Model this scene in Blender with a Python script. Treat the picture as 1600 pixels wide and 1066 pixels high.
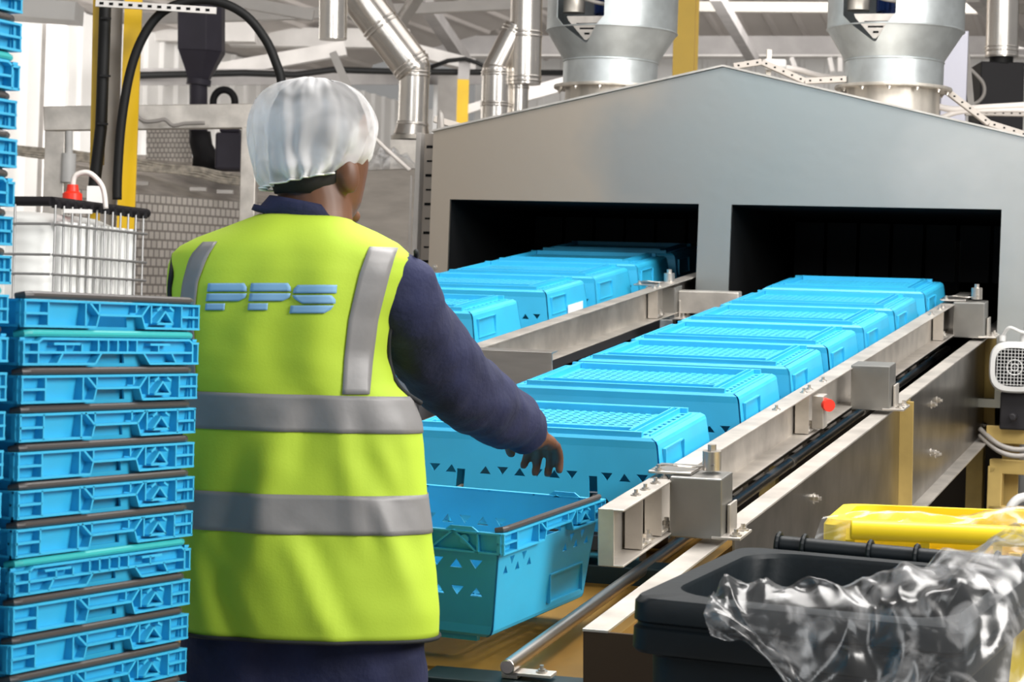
import bpy, bmesh, math, random
from mathutils import Vector, Matrix, Quaternion, noise
from mathutils.geometry import delaunay_2d_cdt
random.seed(7)
for o in list(bpy.data.objects): bpy.data.objects.remove(o)
scene = bpy.context.scene
COL = scene.collection
PI = math.pi
V = Vector

# ------------------------------------------------------------------ camera, world, lights, exposure
FPX, ROLL, EYE = 3740.0, 0.027, 1.42
cam_data = bpy.data.cameras.new('camera')
cam = bpy.data.objects.new('camera', cam_data); COL.objects.link(cam)
cam_data.sensor_width = 36.0
cam_data.lens = 36.0 * FPX / 1600.0
cam_data.clip_end = 200
cam.matrix_world = Matrix.Translation((0, 0, EYE)) @ Matrix.Rotation(PI/2, 4, 'X') @ Matrix.Rotation(ROLL, 4, 'Z')
cam_data.dof.use_dof = True
cam_data.dof.focus_distance = 5.2
cam_data.dof.aperture_fstop = 13.0
scene.camera = cam

world = bpy.data.worlds.new('World'); scene.world = world
world.use_nodes = True
wn = world.node_tree
bg = wn.nodes['Background']
bg.inputs[0].default_value = (1.0, 0.985, 0.965, 1); bg.inputs[1].default_value = 0.27

def area(name, loc, target, size, sizey, power, color=(1, 1, 1)):
    d = bpy.data.lights.new(name, 'AREA'); d.shape = 'RECTANGLE'
    d.size = size; d.size_y = sizey; d.energy = power; d.color = color
    o = bpy.data.objects.new(name, d); COL.objects.link(o)
    o.location = loc
    o.rotation_euler = (V(target) - V(loc)).to_track_quat('-Z', 'Y').to_euler()
    return o
# unseen area lights added over the line, at both sides and in the far bay
area('unseen_light', (1.2, 6.0, 5.0), (0.5, 6.2, 1.2), 2.4, 4.0, 400, (1.0, 0.97, 0.94))
area('unseen_light', (4.2, 2.2, 3.8), (0.3, 5.2, 1.15), 2.6, 2.2, 380, (1.0, 0.97, 0.93))
area('unseen_light', (-3.0, 0.5, 4.6), (-0.6, 4.0, 1.2), 2.5, 2.5, 90, (0.97, 0.99, 1.0))
area('unseen_light', (-3.0, 17.2, 4.3), (-5.0, 20.5, 2.4), 3.0, 2.5, 260, (1.0, 0.98, 0.96))
area('unseen_light', (3.5, 13.0, 7.0), (1.5, 15, 2.0), 6.0, 4.0, 110, (1.0, 0.97, 0.94))
area('unseen_light', (2.6, 20.5, 5.0), (-3.0, 27, 2.5), 6.0, 4.0, 380, (1.0, 0.98, 0.96))

scene.view_settings.view_transform = 'Standard'
scene.view_settings.look = 'None'
scene.view_settings.gamma = 1.0
scene.view_settings.use_curve_mapping = False
scene.view_settings.exposure = 0.0

# ------------------------------------------------------------------ frames of the place
def ray(x, y):
    dx, dy = x - 800.0, y - 533.0
    c, s = math.cos(ROLL), math.sin(ROLL)
    return V(((dx*c + dy*s)/FPX, 1.0, -(dy*c - dx*s)/FPX))
def at(x, y, Y):                     # a surveyed point of the photograph at depth Y, in world metres
    return ray(x, y)*Y + V((0, 0, EYE))
_ey = V((1288, 3740, 471)).normalized()
_ex = V((10711, -3740, -125)); _ex = (_ex - _ex.dot(_ey)*_ey).normalized()
_ez = _ex.cross(_ey)
def frame(x, y, z):
    return Matrix(((x[0], y[0], z[0], 0), (x[1], y[1], z[1], 0), (x[2], y[2], z[2], EYE), (0, 0, 0, 1)))
MC = frame(_ex, _ey, _ez)            # the inclined conveyors: x across, y up the line, z off the belt
_fx = V((.9455, -.3256, -.011)).normalized()
_fz = V((0, 0, 1)); _fz = (_fz - _fz.dot(_fx)*_fx).normalized()
_fy = _fz.cross(_fx)
MF = frame(_fx, _fy, _fz)            # the washer / tunnel
ID = Matrix.Identity(4)

# ------------------------------------------------------------------ materials
MATS = {}
def mat(name, col, rough=.5, metal=0.0, noise_amt=0.0, noise_scale=8.0, bump=0.0, bump_scale=40.0, stretch=None, spec=.5, col2=None, sheen=0.0, aniso=0.0):
    if name in MATS: return MATS[name]
    m = bpy.data.materials.new(name); m.use_nodes = True
    nt = m.node_tree; b = nt.nodes['Principled BSDF']
    b.inputs['Base Color'].default_value = (*col, 1)
    b.inputs['Roughness'].default_value = rough
    b.inputs['Metallic'].default_value = metal
    b.inputs['Specular IOR Level'].default_value = spec
    if sheen: b.inputs['Sheen Weight'].default_value = sheen
    tc = nt.nodes.new('ShaderNodeTexCoord')
    mp = nt.nodes.new('ShaderNodeMapping')
    if stretch: mp.inputs['Scale'].default_value = stretch
    nt.links.new(tc.outputs['Object'], mp.inputs['Vector'])
    if noise_amt or col2:
        n = nt.nodes.new('ShaderNodeTexNoise'); n.inputs['Scale'].default_value = noise_scale; n.inputs['Detail'].default_value = 5
        nt.links.new(mp.outputs[0], n.inputs['Vector'])
        r = nt.nodes.new('ShaderNodeValToRGB')
        r.color_ramp.elements[0].position = .35; r.color_ramp.elements[1].position = .68
        if col2: c0, c1 = col2, col
        else:
            c0 = tuple(max(0, c*(1-noise_amt)) for c in col); c1 = tuple(min(1, c*(1+noise_amt*.6)) for c in col)
        r.color_ramp.elements[0].color = (*c0, 1); r.color_ramp.elements[1].color = (*c1, 1)
        nt.links.new(n.outputs['Fac'], r.inputs[0]); nt.links.new(r.outputs[0], b.inputs['Base Color'])
    if bump:
        n2 = nt.nodes.new('ShaderNodeTexNoise'); n2.inputs['Scale'].default_value = bump_scale; n2.inputs['Detail'].default_value = 3
        nt.links.new(mp.outputs[0], n2.inputs['Vector'])
        bp = nt.nodes.new('ShaderNodeBump'); bp.inputs['Strength'].default_value = bump; bp.inputs['Distance'].default_value = .01
        nt.links.new(n2.outputs['Fac'], bp.inputs['Height']); nt.links.new(bp.outputs[0], b.inputs['Normal'])
    MATS[name] = m
    return m
M_blue = mat('blue_plastic', (.022, .42, .70), .50, 0, .08, 6, spec=.9)
M_blackbar = mat('black_bar', (.055, .048, .046), .45)
M_tealbar = mat('teal_bar', (.03, .42, .43), .4)
M_steel = mat('stainless', (.62, .58, .54), .32, 1.0, .12, 5, stretch=(1, 1, 6))
M_steelw = mat('stainless_worn', (.66, .62, .57), .45, .85, .22, 9, .06, 60)
def reflection_tinted_front():  # warm-to-cool reflections painted into the steel colour along x
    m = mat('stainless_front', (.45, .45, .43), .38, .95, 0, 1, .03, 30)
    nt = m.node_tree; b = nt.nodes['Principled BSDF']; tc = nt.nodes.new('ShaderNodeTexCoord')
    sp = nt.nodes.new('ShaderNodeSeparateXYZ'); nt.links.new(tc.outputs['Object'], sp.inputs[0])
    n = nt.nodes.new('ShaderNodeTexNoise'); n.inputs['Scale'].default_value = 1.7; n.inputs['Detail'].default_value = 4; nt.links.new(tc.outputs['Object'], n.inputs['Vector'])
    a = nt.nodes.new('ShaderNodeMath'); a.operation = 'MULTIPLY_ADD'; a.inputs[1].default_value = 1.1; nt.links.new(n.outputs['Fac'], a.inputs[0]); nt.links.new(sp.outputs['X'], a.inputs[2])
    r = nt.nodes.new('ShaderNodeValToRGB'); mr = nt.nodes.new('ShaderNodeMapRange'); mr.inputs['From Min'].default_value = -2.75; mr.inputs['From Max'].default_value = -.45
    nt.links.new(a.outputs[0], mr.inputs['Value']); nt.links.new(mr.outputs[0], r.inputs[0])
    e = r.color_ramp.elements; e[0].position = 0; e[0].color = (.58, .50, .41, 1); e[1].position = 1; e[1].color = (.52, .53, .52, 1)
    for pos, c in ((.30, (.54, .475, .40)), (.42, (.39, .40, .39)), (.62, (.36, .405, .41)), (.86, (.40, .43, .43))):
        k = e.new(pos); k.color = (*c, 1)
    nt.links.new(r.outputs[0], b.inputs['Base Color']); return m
M_web = mat('stainless_web', (.36, .34, .31), .30, 1.0, .3, 7)
M_front = reflection_tinted_front()
M_galv = mat('galvanised', (.54, .58, .59), .42, .75, .12, 14)
M_galvd = mat('galvanised_dull', (.62, .58, .52), .5, .7, .35, 5, stretch=(2.5, 2.5, .6))
M_duct = mat('duct_steel', (.82, .78, .73), .27, .95, .08, 5)
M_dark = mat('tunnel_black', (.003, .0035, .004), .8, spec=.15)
M_tray = mat('tray_paint', (.46, .42, .38), .5)
M_purlin = mat('purlin_paint', (.40, .37, .33), .6)
M_lilac = mat('side_duct_steel', (.40, .40, .46), .45, .4)
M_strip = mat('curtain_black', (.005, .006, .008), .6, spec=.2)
M_green = mat('dark_green_steel', (.012, .028, .032), .5, .2, .2, 12)
M_brown = mat('stained_reflection_steel', (.44, .24, .045), .42, .55, .4, 4, stretch=(1, .35, 1))
M_gold = mat('yellow_frame', (.50, .36, .12), .5, .25, .25, 6)
M_yellow = mat('yellow_paint', (.66, .41, .004), .42, 0, .10, 3)
M_greyp = mat('grey_paint', (.30, .28, .26), .5, 0, .12, 6)
M_white = mat('white_paint', (.80, .79, .77), .5, 0, .06, 3)
M_truss = mat('truss_paint', (.66, .63, .60), .55, 0, .10, 4)
M_beam = mat('beam_grey', (.36, .34, .33), .6, 0, .12, 4)
M_navy = mat('navy_cloth', (.011, .015, .056), .85, 0, .25, 12, .2, 90)
M_vest = mat('vest_cloth', (.43, .60, .035), .75, 0, .05, 5, .05, 260)
M_band = mat('reflective_tape', (.24, .235, .235), .5, .1, .10, 12, .03, 120)
M_logo = mat('logo_print', (.20, .40, .62), .6)
M_trim = mat('black_trim', (.012, .014, .016), .8)
M_skin = mat('brown_skin', (.135, .055, .026), .5, 0, .15, 14)
M_hair = mat('black_hair', (.008, .006, .005), .8)
M_eye = mat('eye_white', (.8, .78, .74), .3)
M_bin = mat('bin_black', (.004, .008, .011), .5, 0, .25, 10, .06, 60, spec=.25)
M_biny = mat('bin_yellow', (.85, .62, .01), .45, 0, .08, 6)
M_black = mat('black_rubber', (.006, .006, .006), .6, spec=.3)
M_purple = mat('hopper_paint', (.05, .045, .062), .55, 0, .15, 5, spec=.3)
M_boxblk = mat('unit_black', (.011, .010, .012), .6, spec=.3)
M_motor = mat('motor_grey', (.55, .55, .54), .5, 0, .1, 12)
M_ibc = mat('tank_white', (.80, .81, .79), .4, 0, .04, 3)
M_wire = mat('cage_wire', (.40, .40, .40), .4, .7)
M_red = mat('red_cap', (.75, .03, .012), .4)
M_cable = mat('cable_white', (.74, .69, .65), .5)
M_conduit = mat('cable_beige', (.50, .45, .38), .6, 0, .4, 30)
M_bluefan = mat('motor_blue', (.006, .02, .085), .4)
M_lamp = mat('pale_panel', (.8, .8, .8), .4)
M_floor = mat('concrete', (.30, .29, .28), .6, 0, .2, 3)
M_sticker = mat('white_sticker', (.9, .9, .9), .4)
M_belt = mat('belt_dark', (.05, .05, .055), .6)
M_zinc = mat('bolt_zinc', (.55, .52, .48), .35, .9)

def film_mat(name, tint, alpha, rough=.24):
    m = bpy.data.materials.new(name); m.use_nodes = True; nt = m.node_tree
    for n in list(nt.nodes): nt.nodes.remove(n)
    out = nt.nodes.new('ShaderNodeOutputMaterial')
    tr = nt.nodes.new('ShaderNodeBsdfTransparent'); tr.inputs[0].default_value = (*tint, 1)
    gl = nt.nodes.new('ShaderNodeBsdfGlossy'); gl.inputs['Roughness'].default_value = rough; gl.inputs[0].default_value = (1, 1, 1, 1)
    df = nt.nodes.new('ShaderNodeBsdfDiffuse'); df.inputs[0].default_value = (.85, .85, .86, 1)  # white diffuse laid on by noise: frosted streaks plus painted sheen
    tc = nt.nodes.new('ShaderNodeTexCoord'); ns = nt.nodes.new('ShaderNodeTexNoise'); ns.inputs['Scale'].default_value = 14; ns.inputs['Detail'].default_value = 4; ns.inputs['Distortion'].default_value = 1.5
    nt.links.new(tc.outputs['Object'], ns.inputs['Vector'])
    ma = nt.nodes.new('ShaderNodeMapRange'); ma.inputs['From Min'].default_value = .48; ma.inputs['From Max'].default_value = .72
    ma.inputs['To Min'].default_value = alpha*.3; ma.inputs['To Max'].default_value = alpha*4.2
    nt.links.new(ns.outputs['Fac'], ma.inputs['Value'])
    lw = nt.nodes.new('ShaderNodeLayerWeight'); lw.inputs[0].default_value = .35
    mr = nt.nodes.new('ShaderNodeMapRange'); mr.inputs['To Min'].default_value = .035; mr.inputs['To Max'].default_value = .42
    nt.links.new(lw.outputs['Fresnel'], mr.inputs['Value'])
    m1 = nt.nodes.new('ShaderNodeMixShader'); nt.links.new(ma.outputs[0], m1.inputs[0])
    nt.links.new(tr.outputs[0], m1.inputs[1]); nt.links.new(df.outputs[0], m1.inputs[2])
    m2 = nt.nodes.new('ShaderNodeMixShader')
    nt.links.new(mr.outputs[0], m2.inputs[0]); nt.links.new(m1.outputs[0], m2.inputs[1]); nt.links.new(gl.outputs[0], m2.inputs[2])
    nt.links.new(m2.outputs[0], out.inputs[0])
    return m
M_film = film_mat('clear_film', (.97, .98, .99), .09)

def net_mat():
    m = bpy.data.materials.new('hairnet_fabric'); m.use_nodes = True; nt = m.node_tree
    for n in list(nt.nodes): nt.nodes.remove(n)
    out = nt.nodes.new('ShaderNodeOutputMaterial')
    tr = nt.nodes.new('ShaderNodeBsdfTransparent')
    df = nt.nodes.new('ShaderNodeBsdfDiffuse'); df.inputs[0].default_value = (.88, .88, .89, 1)
    tl = nt.nodes.new('ShaderNodeBsdfTranslucent'); tl.inputs[0].default_value = (.85, .86, .88, 1)
    a = nt.nodes.new('ShaderNodeMixShader'); a.inputs[0].default_value = .35
    nt.links.new(df.outputs[0], a.inputs[1]); nt.links.new(tl.outputs[0], a.inputs[2])
    tc = nt.nodes.new('ShaderNodeTexCoord')
    n = nt.nodes.new('ShaderNodeTexNoise'); n.inputs['Scale'].default_value = 9; n.inputs['Detail'].default_value = 2; n.inputs['Distortion'].default_value = 1.2
    nt.links.new(tc.outputs['Object'], n.inputs['Vector'])
    mr = nt.nodes.new('ShaderNodeMapRange'); mr.inputs['From Min'].default_value = .35; mr.inputs['From Max'].default_value = .65
    mr.inputs['To Min'].default_value = .28; mr.inputs['To Max'].default_value = .84
    nt.links.new(n.outputs['Fac'], mr.inputs['Value'])
    b = nt.nodes.new('ShaderNodeMixShader')
    nt.links.new(mr.outputs[0], b.inputs[0]); nt.links.new(tr.outputs[0], b.inputs[1]); nt.links.new(a.outputs[0], b.inputs[2])
    nt.links.new(b.outputs[0], out.inputs[0])
    return m
M_net = net_mat()

def tread_mat():      # embossed (five-bar) plate
    m = mat('embossed_plate', (.52, .49, .46), .45, .25)
    nt = m.node_tree; b = nt.nodes['Principled BSDF']
    tc = nt.nodes.new('ShaderNodeTexCoord'); mp = nt.nodes.new('ShaderNodeMapping')
    mp.inputs['Scale'].default_value = (16, 16, 16)
    nt.links.new(tc.outputs['UV'], mp.inputs['Vector'])
    w = nt.nodes.new('ShaderNodeTexBrick'); w.inputs['Scale'].default_value = 1.0
    w.inputs['Color1'].default_value = (.82, .76, .70, 1); w.inputs['Color2'].default_value = (.74, .69, .63, 1); w.inputs['Mortar'].default_value = (.36, .32, .29, 1)
    w.inputs['Mortar Size'].default_value = .09; w.inputs['Brick Width'].default_value = .75; w.inputs['Row Height'].default_value = .8
    nt.links.new(mp.outputs[0], w.inputs['Vector']); nt.links.new(w.outputs['Color'], b.inputs['Base Color'])
    bp = nt.nodes.new('ShaderNodeBump'); bp.inputs['Strength'].default_value = .6; bp.inputs['Distance'].default_value = .01; bp.invert = True
    nt.links.new(w.outputs['Fac'], bp.inputs['Height']); nt.links.new(bp.outputs[0], b.inputs['Normal'])
    return m
M_tread = tread_mat()

# ------------------------------------------------------------------ mesh builder
class MB:
    def __init__(s): s.bm = bmesh.new(); s.uv = None
    def box(s, c, size, rot=None):
        m = Matrix.Translation(c) @ (rot.to_4x4() if rot else ID) @ Matrix.Diagonal((size[0], size[1], size[2], 1))
        bmesh.ops.create_cube(s.bm, size=1.0, matrix=m); return s
    def bar(s, p, q, w, h, up=(0, 0, 1)):       # rectangular bar from p to q
        p, q = V(p), V(q); d = q - p; L = d.length; d.normalize()
        up = V(up)
        if abs(d.dot(up)) > .98: up = V((1, 0, 0))
        x = d.cross(up).normalized(); z = x.cross(d)
        R = Matrix((x, d, z)).transposed()
        return s.box((p+q)/2, (w, L, h), R)
    def cyl(s, p, q, r, r2=None, n=20, caps=True):
        p, q = V(p), V(q); d = q - p; L = d.length
        R = d.to_track_quat('Z', 'Y').to_matrix().to_4x4()
        bmesh.ops.create_cone(s.bm, cap_ends=caps, segments=n, radius1=r, radius2=r if r2 is None else r2, depth=L, matrix=Matrix.Translation((p+q)/2) @ R); return s
    def tube(s, pts, r, n=10, closed=False, caps=True):
        pts = [V(p) for p in pts]; N = len(pts); rings = []
        rr = r if isinstance(r, (list, tuple)) else [r]*N
        prev = None
        for i, p in enumerate(pts):
            if closed: d = pts[(i+1) % N] - pts[i-1]
            elif i == 0: d = pts[1] - p
            elif i == N-1: d = p - pts[i-1]
            else: d = (pts[i+1]-p).normalized() + (p-pts[i-1]).normalized()
            d.normalize()
            if prev is None:
                a = d.orthogonal().normalized()
            else:
                a = prev - prev.dot(d)*d
                a = a.normalized() if a.length > 1e-6 else d.orthogonal().normalized()
            prev = a; b = d.cross(a)
            rings.append([s.bm.verts.new(p + rr[i]*(a*math.cos(2*PI*k/n) + b*math.sin(2*PI*k/n))) for k in range(n)])
        for i in range(N if closed else N-1):
            A, B = rings[i], rings[(i+1) % N]
            for k in range(n): s.bm.faces.new((A[k], A[(k+1) % n], B[(k+1) % n], B[k]))
        if caps and not closed:
            s.bm.faces.new(rings[0][::-1]); s.bm.faces.new(rings[-1])
        return s
    def lathe(s, prof, n=32, c=(0, 0, 0), axis=None, caps=False):      # prof: (radius, height)
        R = axis.to_matrix().to_4x4() if axis else ID
        M = Matrix.Translation(c) @ R; rings = []
        for (r, h) in prof:
            rings.append([s.bm.verts.new(M @ V((r*math.cos(2*PI*k/n), r*math.sin(2*PI*k/n), h))) for k in range(n)])
        for A, B in zip(rings, rings[1:]):
            for k in range(n): s.bm.faces.new((A[k], A[(k+1) % n], B[(k+1) % n], B[k]))
        if caps: s.bm.faces.new(rings[0][::-1]); s.bm.faces.new(rings[-1])
        return s
    def prism(s, poly, d, origin=(0, 0, 0), u=(1, 0, 0), v=(0, 0, 1)):  # extruded polygon; thickness d along u x v
        o, u, v = V(origin), V(u), V(v); w = u.cross(v).normalized()
        a = [s.bm.verts.new(o + u*x + v*y) for x, y in poly]; b = [s.bm.verts.new(o + u*x + v*y + w*d) for x, y in poly]
        n = len(poly)
        s.bm.faces.new(a); s.bm.faces.new(b[::-1])
        for k in range(n): s.bm.faces.new((a[k], b[k], b[(k+1) % n], a[(k+1) % n]))
        return s
    def loft(s, rings, closed=True, caps=True):
        R = [[s.bm.verts.new(p) for p in ring] for ring in rings]
        for A, B in zip(R, R[1:]):
            n = len(A)
            for k in range(n if closed else n-1): s.bm.faces.new((A[k], A[(k+1) % n], B[(k+1) % n], B[k]))
        if caps and closed: s.bm.faces.new(R[0][::-1]); s.bm.faces.new(R[-1])
        return s
    def quad(s, *p):
        s.bm.faces.new([s.bm.verts.new(V(q)) for q in p]); return s
    def panel(s, outer, holes, fmap, thick):     # flat sheet with holes; fmap(u, v) -> (point, normal)
        vs, es = [], []
        for loop in [outer] + holes:
            k = len(vs); n = len(loop)
            vs += [V((p[0], p[1])) for p in loop]; es += [(k+i, k+(i+1) % n) for i in range(n)]
        rv, re, rf, *_ = delaunay_2d_cdt(vs, es, [], 0, 1e-7)
        def inside(p, poly):
            c = False; n = len(poly); j = n-1
            for i in range(n):
                xi, yi = poly[i][0], poly[i][1]; xj, yj = poly[j][0], poly[j][1]
                if (yi > p[1]) != (yj > p[1]) and p[0] < (xj-xi)*(p[1]-yi)/(yj-yi)+xi: c = not c
                j = i
            return c
        boxes = [(min(q[0] for q in h), max(q[0] for q in h), min(q[1] for q in h), max(q[1] for q in h)) for h in holes]
        keep = []
        for f in rf:
            c = (rv[f[0]]+rv[f[1]]+rv[f[2]])/3
            if not inside(c, outer): continue
            if any(b[0] <= c[0] <= b[1] and b[2] <= c[1] <= b[3] and inside(c, h) for h, b in zip(holes, boxes)): continue
            keep.append(tuple(f))
        A, B = {}, {}
        for f in keep:
            for i in f:
                if i not in A:
                    p, n = fmap(rv[i][0], rv[i][1]); A[i] = s.bm.verts.new(p); B[i] = s.bm.verts.new(p - n*thick)
        edges = {}
        for f in keep:
            for e in ((f[0], f[1]), (f[1], f[2]), (f[2], f[0])): edges[e] = 1
            s.bm.faces.new([A[i] for i in f]); s.bm.faces.new([B[i] for i in reversed(f)])
        for (a, b) in edges:
            if (b, a) not in edges: s.bm.faces.new((A[a], B[a], B[b], A[b]))
        return s
    def xform(s, M):
        bmesh.ops.transform(s.bm, matrix=M, verts=s.bm.verts); return s
    def build(s, name, material, parent=None, smooth=False, bevel=0.0, M=None, recalc=True):
        if M is not None: s.xform(M)
        if recalc: bmesh.ops.recalc_face_normals(s.bm, faces=s.bm.faces)
        me = bpy.data.meshes.new(name); s.bm.to_mesh(me); s.bm.free()
        me.materials.append(material)
        o = bpy.data.objects.new(name, me); COL.objects.link(o)
        if parent is not None: o.parent = parent
        if smooth is True:
            for p in me.polygons: p.use_smooth = True
        elif smooth:
            for p in me.polygons: p.use_smooth = True
            me.set_sharp_from_angle(angle=smooth)
        if bevel:
            b = o.modifiers.new('bevel', 'BEVEL'); b.width = bevel; b.segments = 2; b.limit_method = 'ANGLE'; b.angle_limit = .7
        return o
SM = math.radians(38)
def tag(o, label=None, cat=None, group=None, kind=None):
    if label: o['label'] = label
    if cat: o['category'] = cat
    if group: o['group'] = group
    if kind: o['kind'] = kind
    return o
def thing(name, label, cat, M=ID, group=None):
    o = bpy.data.objects.new(name, None); COL.objects.link(o); o.empty_display_size = .1
    o.matrix_world = M
    return tag(o, label, cat, group)
def T(x, y, z): return Matrix.Translation((x, y, z))
def RZ(a): return Matrix.Rotation(a, 4, 'Z')
def children(o): return [c for c in bpy.data.objects if c.parent == o]
def dup(root, M, label, group=None):
    r = root.copy(); COL.objects.link(r); r.matrix_world = M; r['label'] = label
    if group: r['group'] = group
    for ch in children(root):
        c = ch.copy(); COL.objects.link(c); c.parent = r
        for g in children(ch):
            d = g.copy(); COL.objects.link(d); d.parent = c
    return r
def arc(c, r, a0, a1, n, u=(1, 0, 0), v=(0, 0, 1)):
    c, u, v = V(c), V(u), V(v)
    return [c + u*r*math.cos(a0+(a1-a0)*i/n) + v*r*math.sin(a0+(a1-a0)*i/n) for i in range(n+1)]
def smooth_path(P, n=8):
    P = [V(p) for p in P]; out = []
    for i in range(len(P)-1):
        p0 = P[max(i-1, 0)]; p1 = P[i]; p2 = P[i+1]; p3 = P[min(i+2, len(P)-1)]
        for k in range(n):
            t = k/n
            out.append(.5*((2*p1)+(p2-p0)*t+(2*p0-5*p1+4*p2-p3)*t*t+(3*p1-p0-3*p2+p3)*t**3))
    out.append(P[-1]); return out

# ------------------------------------------------------------------ the crate: one kind, copied for every instance
CH = .200
def hx(z): return .276+.014*math.sqrt(max(0, 1-(1-z/.022)**2)) if z < .022 else .290+.018*(z-.022)/.143
def hy(z): return .200+.005*min(1, z/.006) if z < .022 else .205+.017*(z-.022)/.143
def tri(x, z, w, h, up): return [(x-w, z-h), (x+w, z-h), (x, z+h)] if up else [(x-w, z+h), (x, z-h), (x+w, z+h)]
def crate_shell():
    m = MB()
    hb, hb2 = 0.0, CH
    def side(nx, ny):
        long = ny != 0
        def fm(u, z):
            if long: return V((u*hx(z)/.290, ny*hy(z), z)), V((0, ny, 0))
            return V((nx*hx(z), u*hy(z)/.205, z)), V((nx, 0, 0))
        W = .290 if long else .205
        zs = (0, .018, .165, CH)
        outer = [(-W, z) for z in zs[::-1]] + [(W, z) for z in zs]
        holes = []
        if long:
            for k in range(14):
                x = -.247+.038*k
                if abs(abs(x)-.145) < .022: continue
                holes.append(tri(x, .137, .0125, .0085, k % 2 == 0)); holes.append(tri(x+.004, .085, .0125, .0085, k % 2 == 1))
            for x in (-.145, .145): holes.append([(x-.009, .085), (x+.009, .085), (x+.009, .14), (x-.009, .14)])
        else:
            for c in (-.125, .125):
                for k in range(5): holes.append(tri(c-.048+.024*k, .140 if k % 2 else .126, .0095, .008, k % 2 == 0))
            holes.append([(-.042, .163), (.046, .163), (.040, .180), (-.036, .180)])
        for za, zb_ in ((0, .006), (.006, .013), (.013, .022)):
            m.panel([(-W, zb_), (-W, za), (W, za), (W, zb_)], [], fm, .0035)
        m.panel([(-W, CH), (-W, .022), (W, .022), (W, CH)], holes, fm, .0035)
    for n in ((0, 1), (0, -1), (1, 0), (-1, 0)): side(*n)
    # base plate with a perforated field and slotted end strips
    holes = []
    for i in range(20):
        for j in range(12):
            x = -.200+.0211*i; y = -.138+.0251*j; k = .003 if (i+j) % 2 else -.003
            holes.append([(x-.0065-k, y-.006), (x+.0065-k, y-.006), (x+.0065+k, y+.006), (x-.0065+k, y+.006)])
    for sx in (-1, 1):
        for j in range(9):
            y = -.152+.038*j; holes.append([(sx*.246-.005, y-.0105), (sx*.246+.005, y-.0105), (sx*.246+.005, y+.0105), (sx*.246-.005, y+.0105)])
    m.panel([(-.276, -.200), (.276, -.200), (.276, .200), (-.276, .200)], holes, lambda u, v: (V((u, v, 0)), V((0, 0, -1))), .004)
    # ridges under the base
    for sy in (-1, 1):
        m.box((0, sy*.152, -.0065), (.43, .007, .015)); m.box((0, sy*.186, -.005), (.50, .012, .012))
    for sx in (-1, 1):
        m.box((sx*.220, 0, -.006), (.004, .36, .014)); m.box((sx*.232, 0, -.005), (.004, .36, .012)); m.box((sx*.262, 0, -.0015), (.003, .34, .004))
    # raised label frame on the ends
    for sx in (-1, 1):
        x = sx*.297
        m.box((x, sx*.1, .080), (.006, .15, .003)); m.box((x-sx*.003, sx*.1, .026), (.006, .15, .003))
        m.box((x-sx*.001, sx*.175, .053), (.007, .003, .056)); m.box((x-sx*.001, sx*.025, .053), (.007, .003, .056))
    return m
RB, RT = .161, .200
def crate_rim():
    m = MB(); L, W = .323, .233
    zc = (RB+RT)/2
    def E(s, t, d=.0075):                      # a point on the +x end rim, s across (0 left), t up
        return V((.308+d, (s-.5)*2*W, RB+.0015+(RT-RB-.003)*t))
    def ribs(segs, flip):
        for (s0, t0, s1, t1) in segs:
            p, q = E(s0, t0), E(s1, t1)
            if flip: p, q = V((-p.x, -p.y, p.z)), V((-q.x, -q.y, q.z))
            m.bar(p, q, .0034, .015, (1, 0, 0))
    A = [(0, 1, 1, 1), (0, 0, .385, 0), (.665, 0, 1, 0), (.006, 0, .006, 1), (.994, 0, .994, 1),
         (.125, 0, .125, 1), (0, .5, .125, .5), (.325, 0, .325, 1), (.345, 1, .40, .5), (.385, 0, .40, .5), (.40, .5, .645, .5), (.645, .5, .665, 0),
         (.40, .62, .40, 1), (.61, .62, .61, 1), (.645, .5, .69, 1), (.70, .2, .70, 1), (.735, .2, .785, .72), (.785, .72, .835, .2), (.735, .2, .835, .2),
         (.735, .75, .76, .9), (.81, .9, .835, .75), (.885, 0, .885, 1), (.885, .5, 1, .5)]
    B = [(.0, .86, .08, .86), (.08, .86, .10, 1), (.10, 1, .94, 1), (.94, 1, .96, .86), (.96, .86, 1, .86), (0, 0, .385, 0), (.70, 0, 1, 0), (.006, 0, .006, .86), (.994, 0, .994, .86),
         (.08, 0, .08, .9), (.96, 0, .96, .9), (0, .46, .08, .46), (.08, .46, .96, .46), (.385, 0, .42, .46), (.70, 0, .66, .46), (.18, 0, .21, .46), (.86, 0, .83, .46),
         (.40, .46, .40, 1), (.455, .46, .455, 1), (.51, .46, .51, 1), (.565, .46, .565, 1), (.62, .46, .62, 1), (.22, .46, .22, .8), (.31, .46, .31, .8), (.75, .46, .75, .8), (.16, .8, .30, .8), (.70, .8, .82, .8)]
    ribs(A, False); ribs(B, True)
    for sx in (-1, 1):
        for s2 in (-1, 1): m.box((sx*.311, s2*.2265, zc), (.004, .013, RT-RB))
    for sy in (-1, 1):                         # long sides: flanges, uprights, lattice, upstanding lugs
        y = sy*.228
        m.box((0, y, RT-.0017), (2*L-.01, .012, .0034)); m.box((0, y, RB+.0017), (2*L-.01, .012, .0034))
        for x in (-.315, -.27, -.17, -.07, .07, .17, .27, .315): m.box((x, y, zc), (.0034, .012, RT-RB))
        for x in (-.22, .22):
            m.bar((x-.05, y, RB), (x, y, RT), .0034, .012, (0, 1, 0)); m.bar((x, y, RT), (x+.05, y, RB), .0034, .012, (0, 1, 0))
            m.cyl((x+.022, y-.004, zc+.004), (x+.022, y+.004, zc+.004), .009, n=12)
        for x in (-.235, .235): m.prism([(-.035, 0), (.035, 0), (.022, .009), (-.022, .009)], .004, (x, y+.002, RT-.001), (1, 0, 0), (0, 0, 1))
    return m
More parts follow.
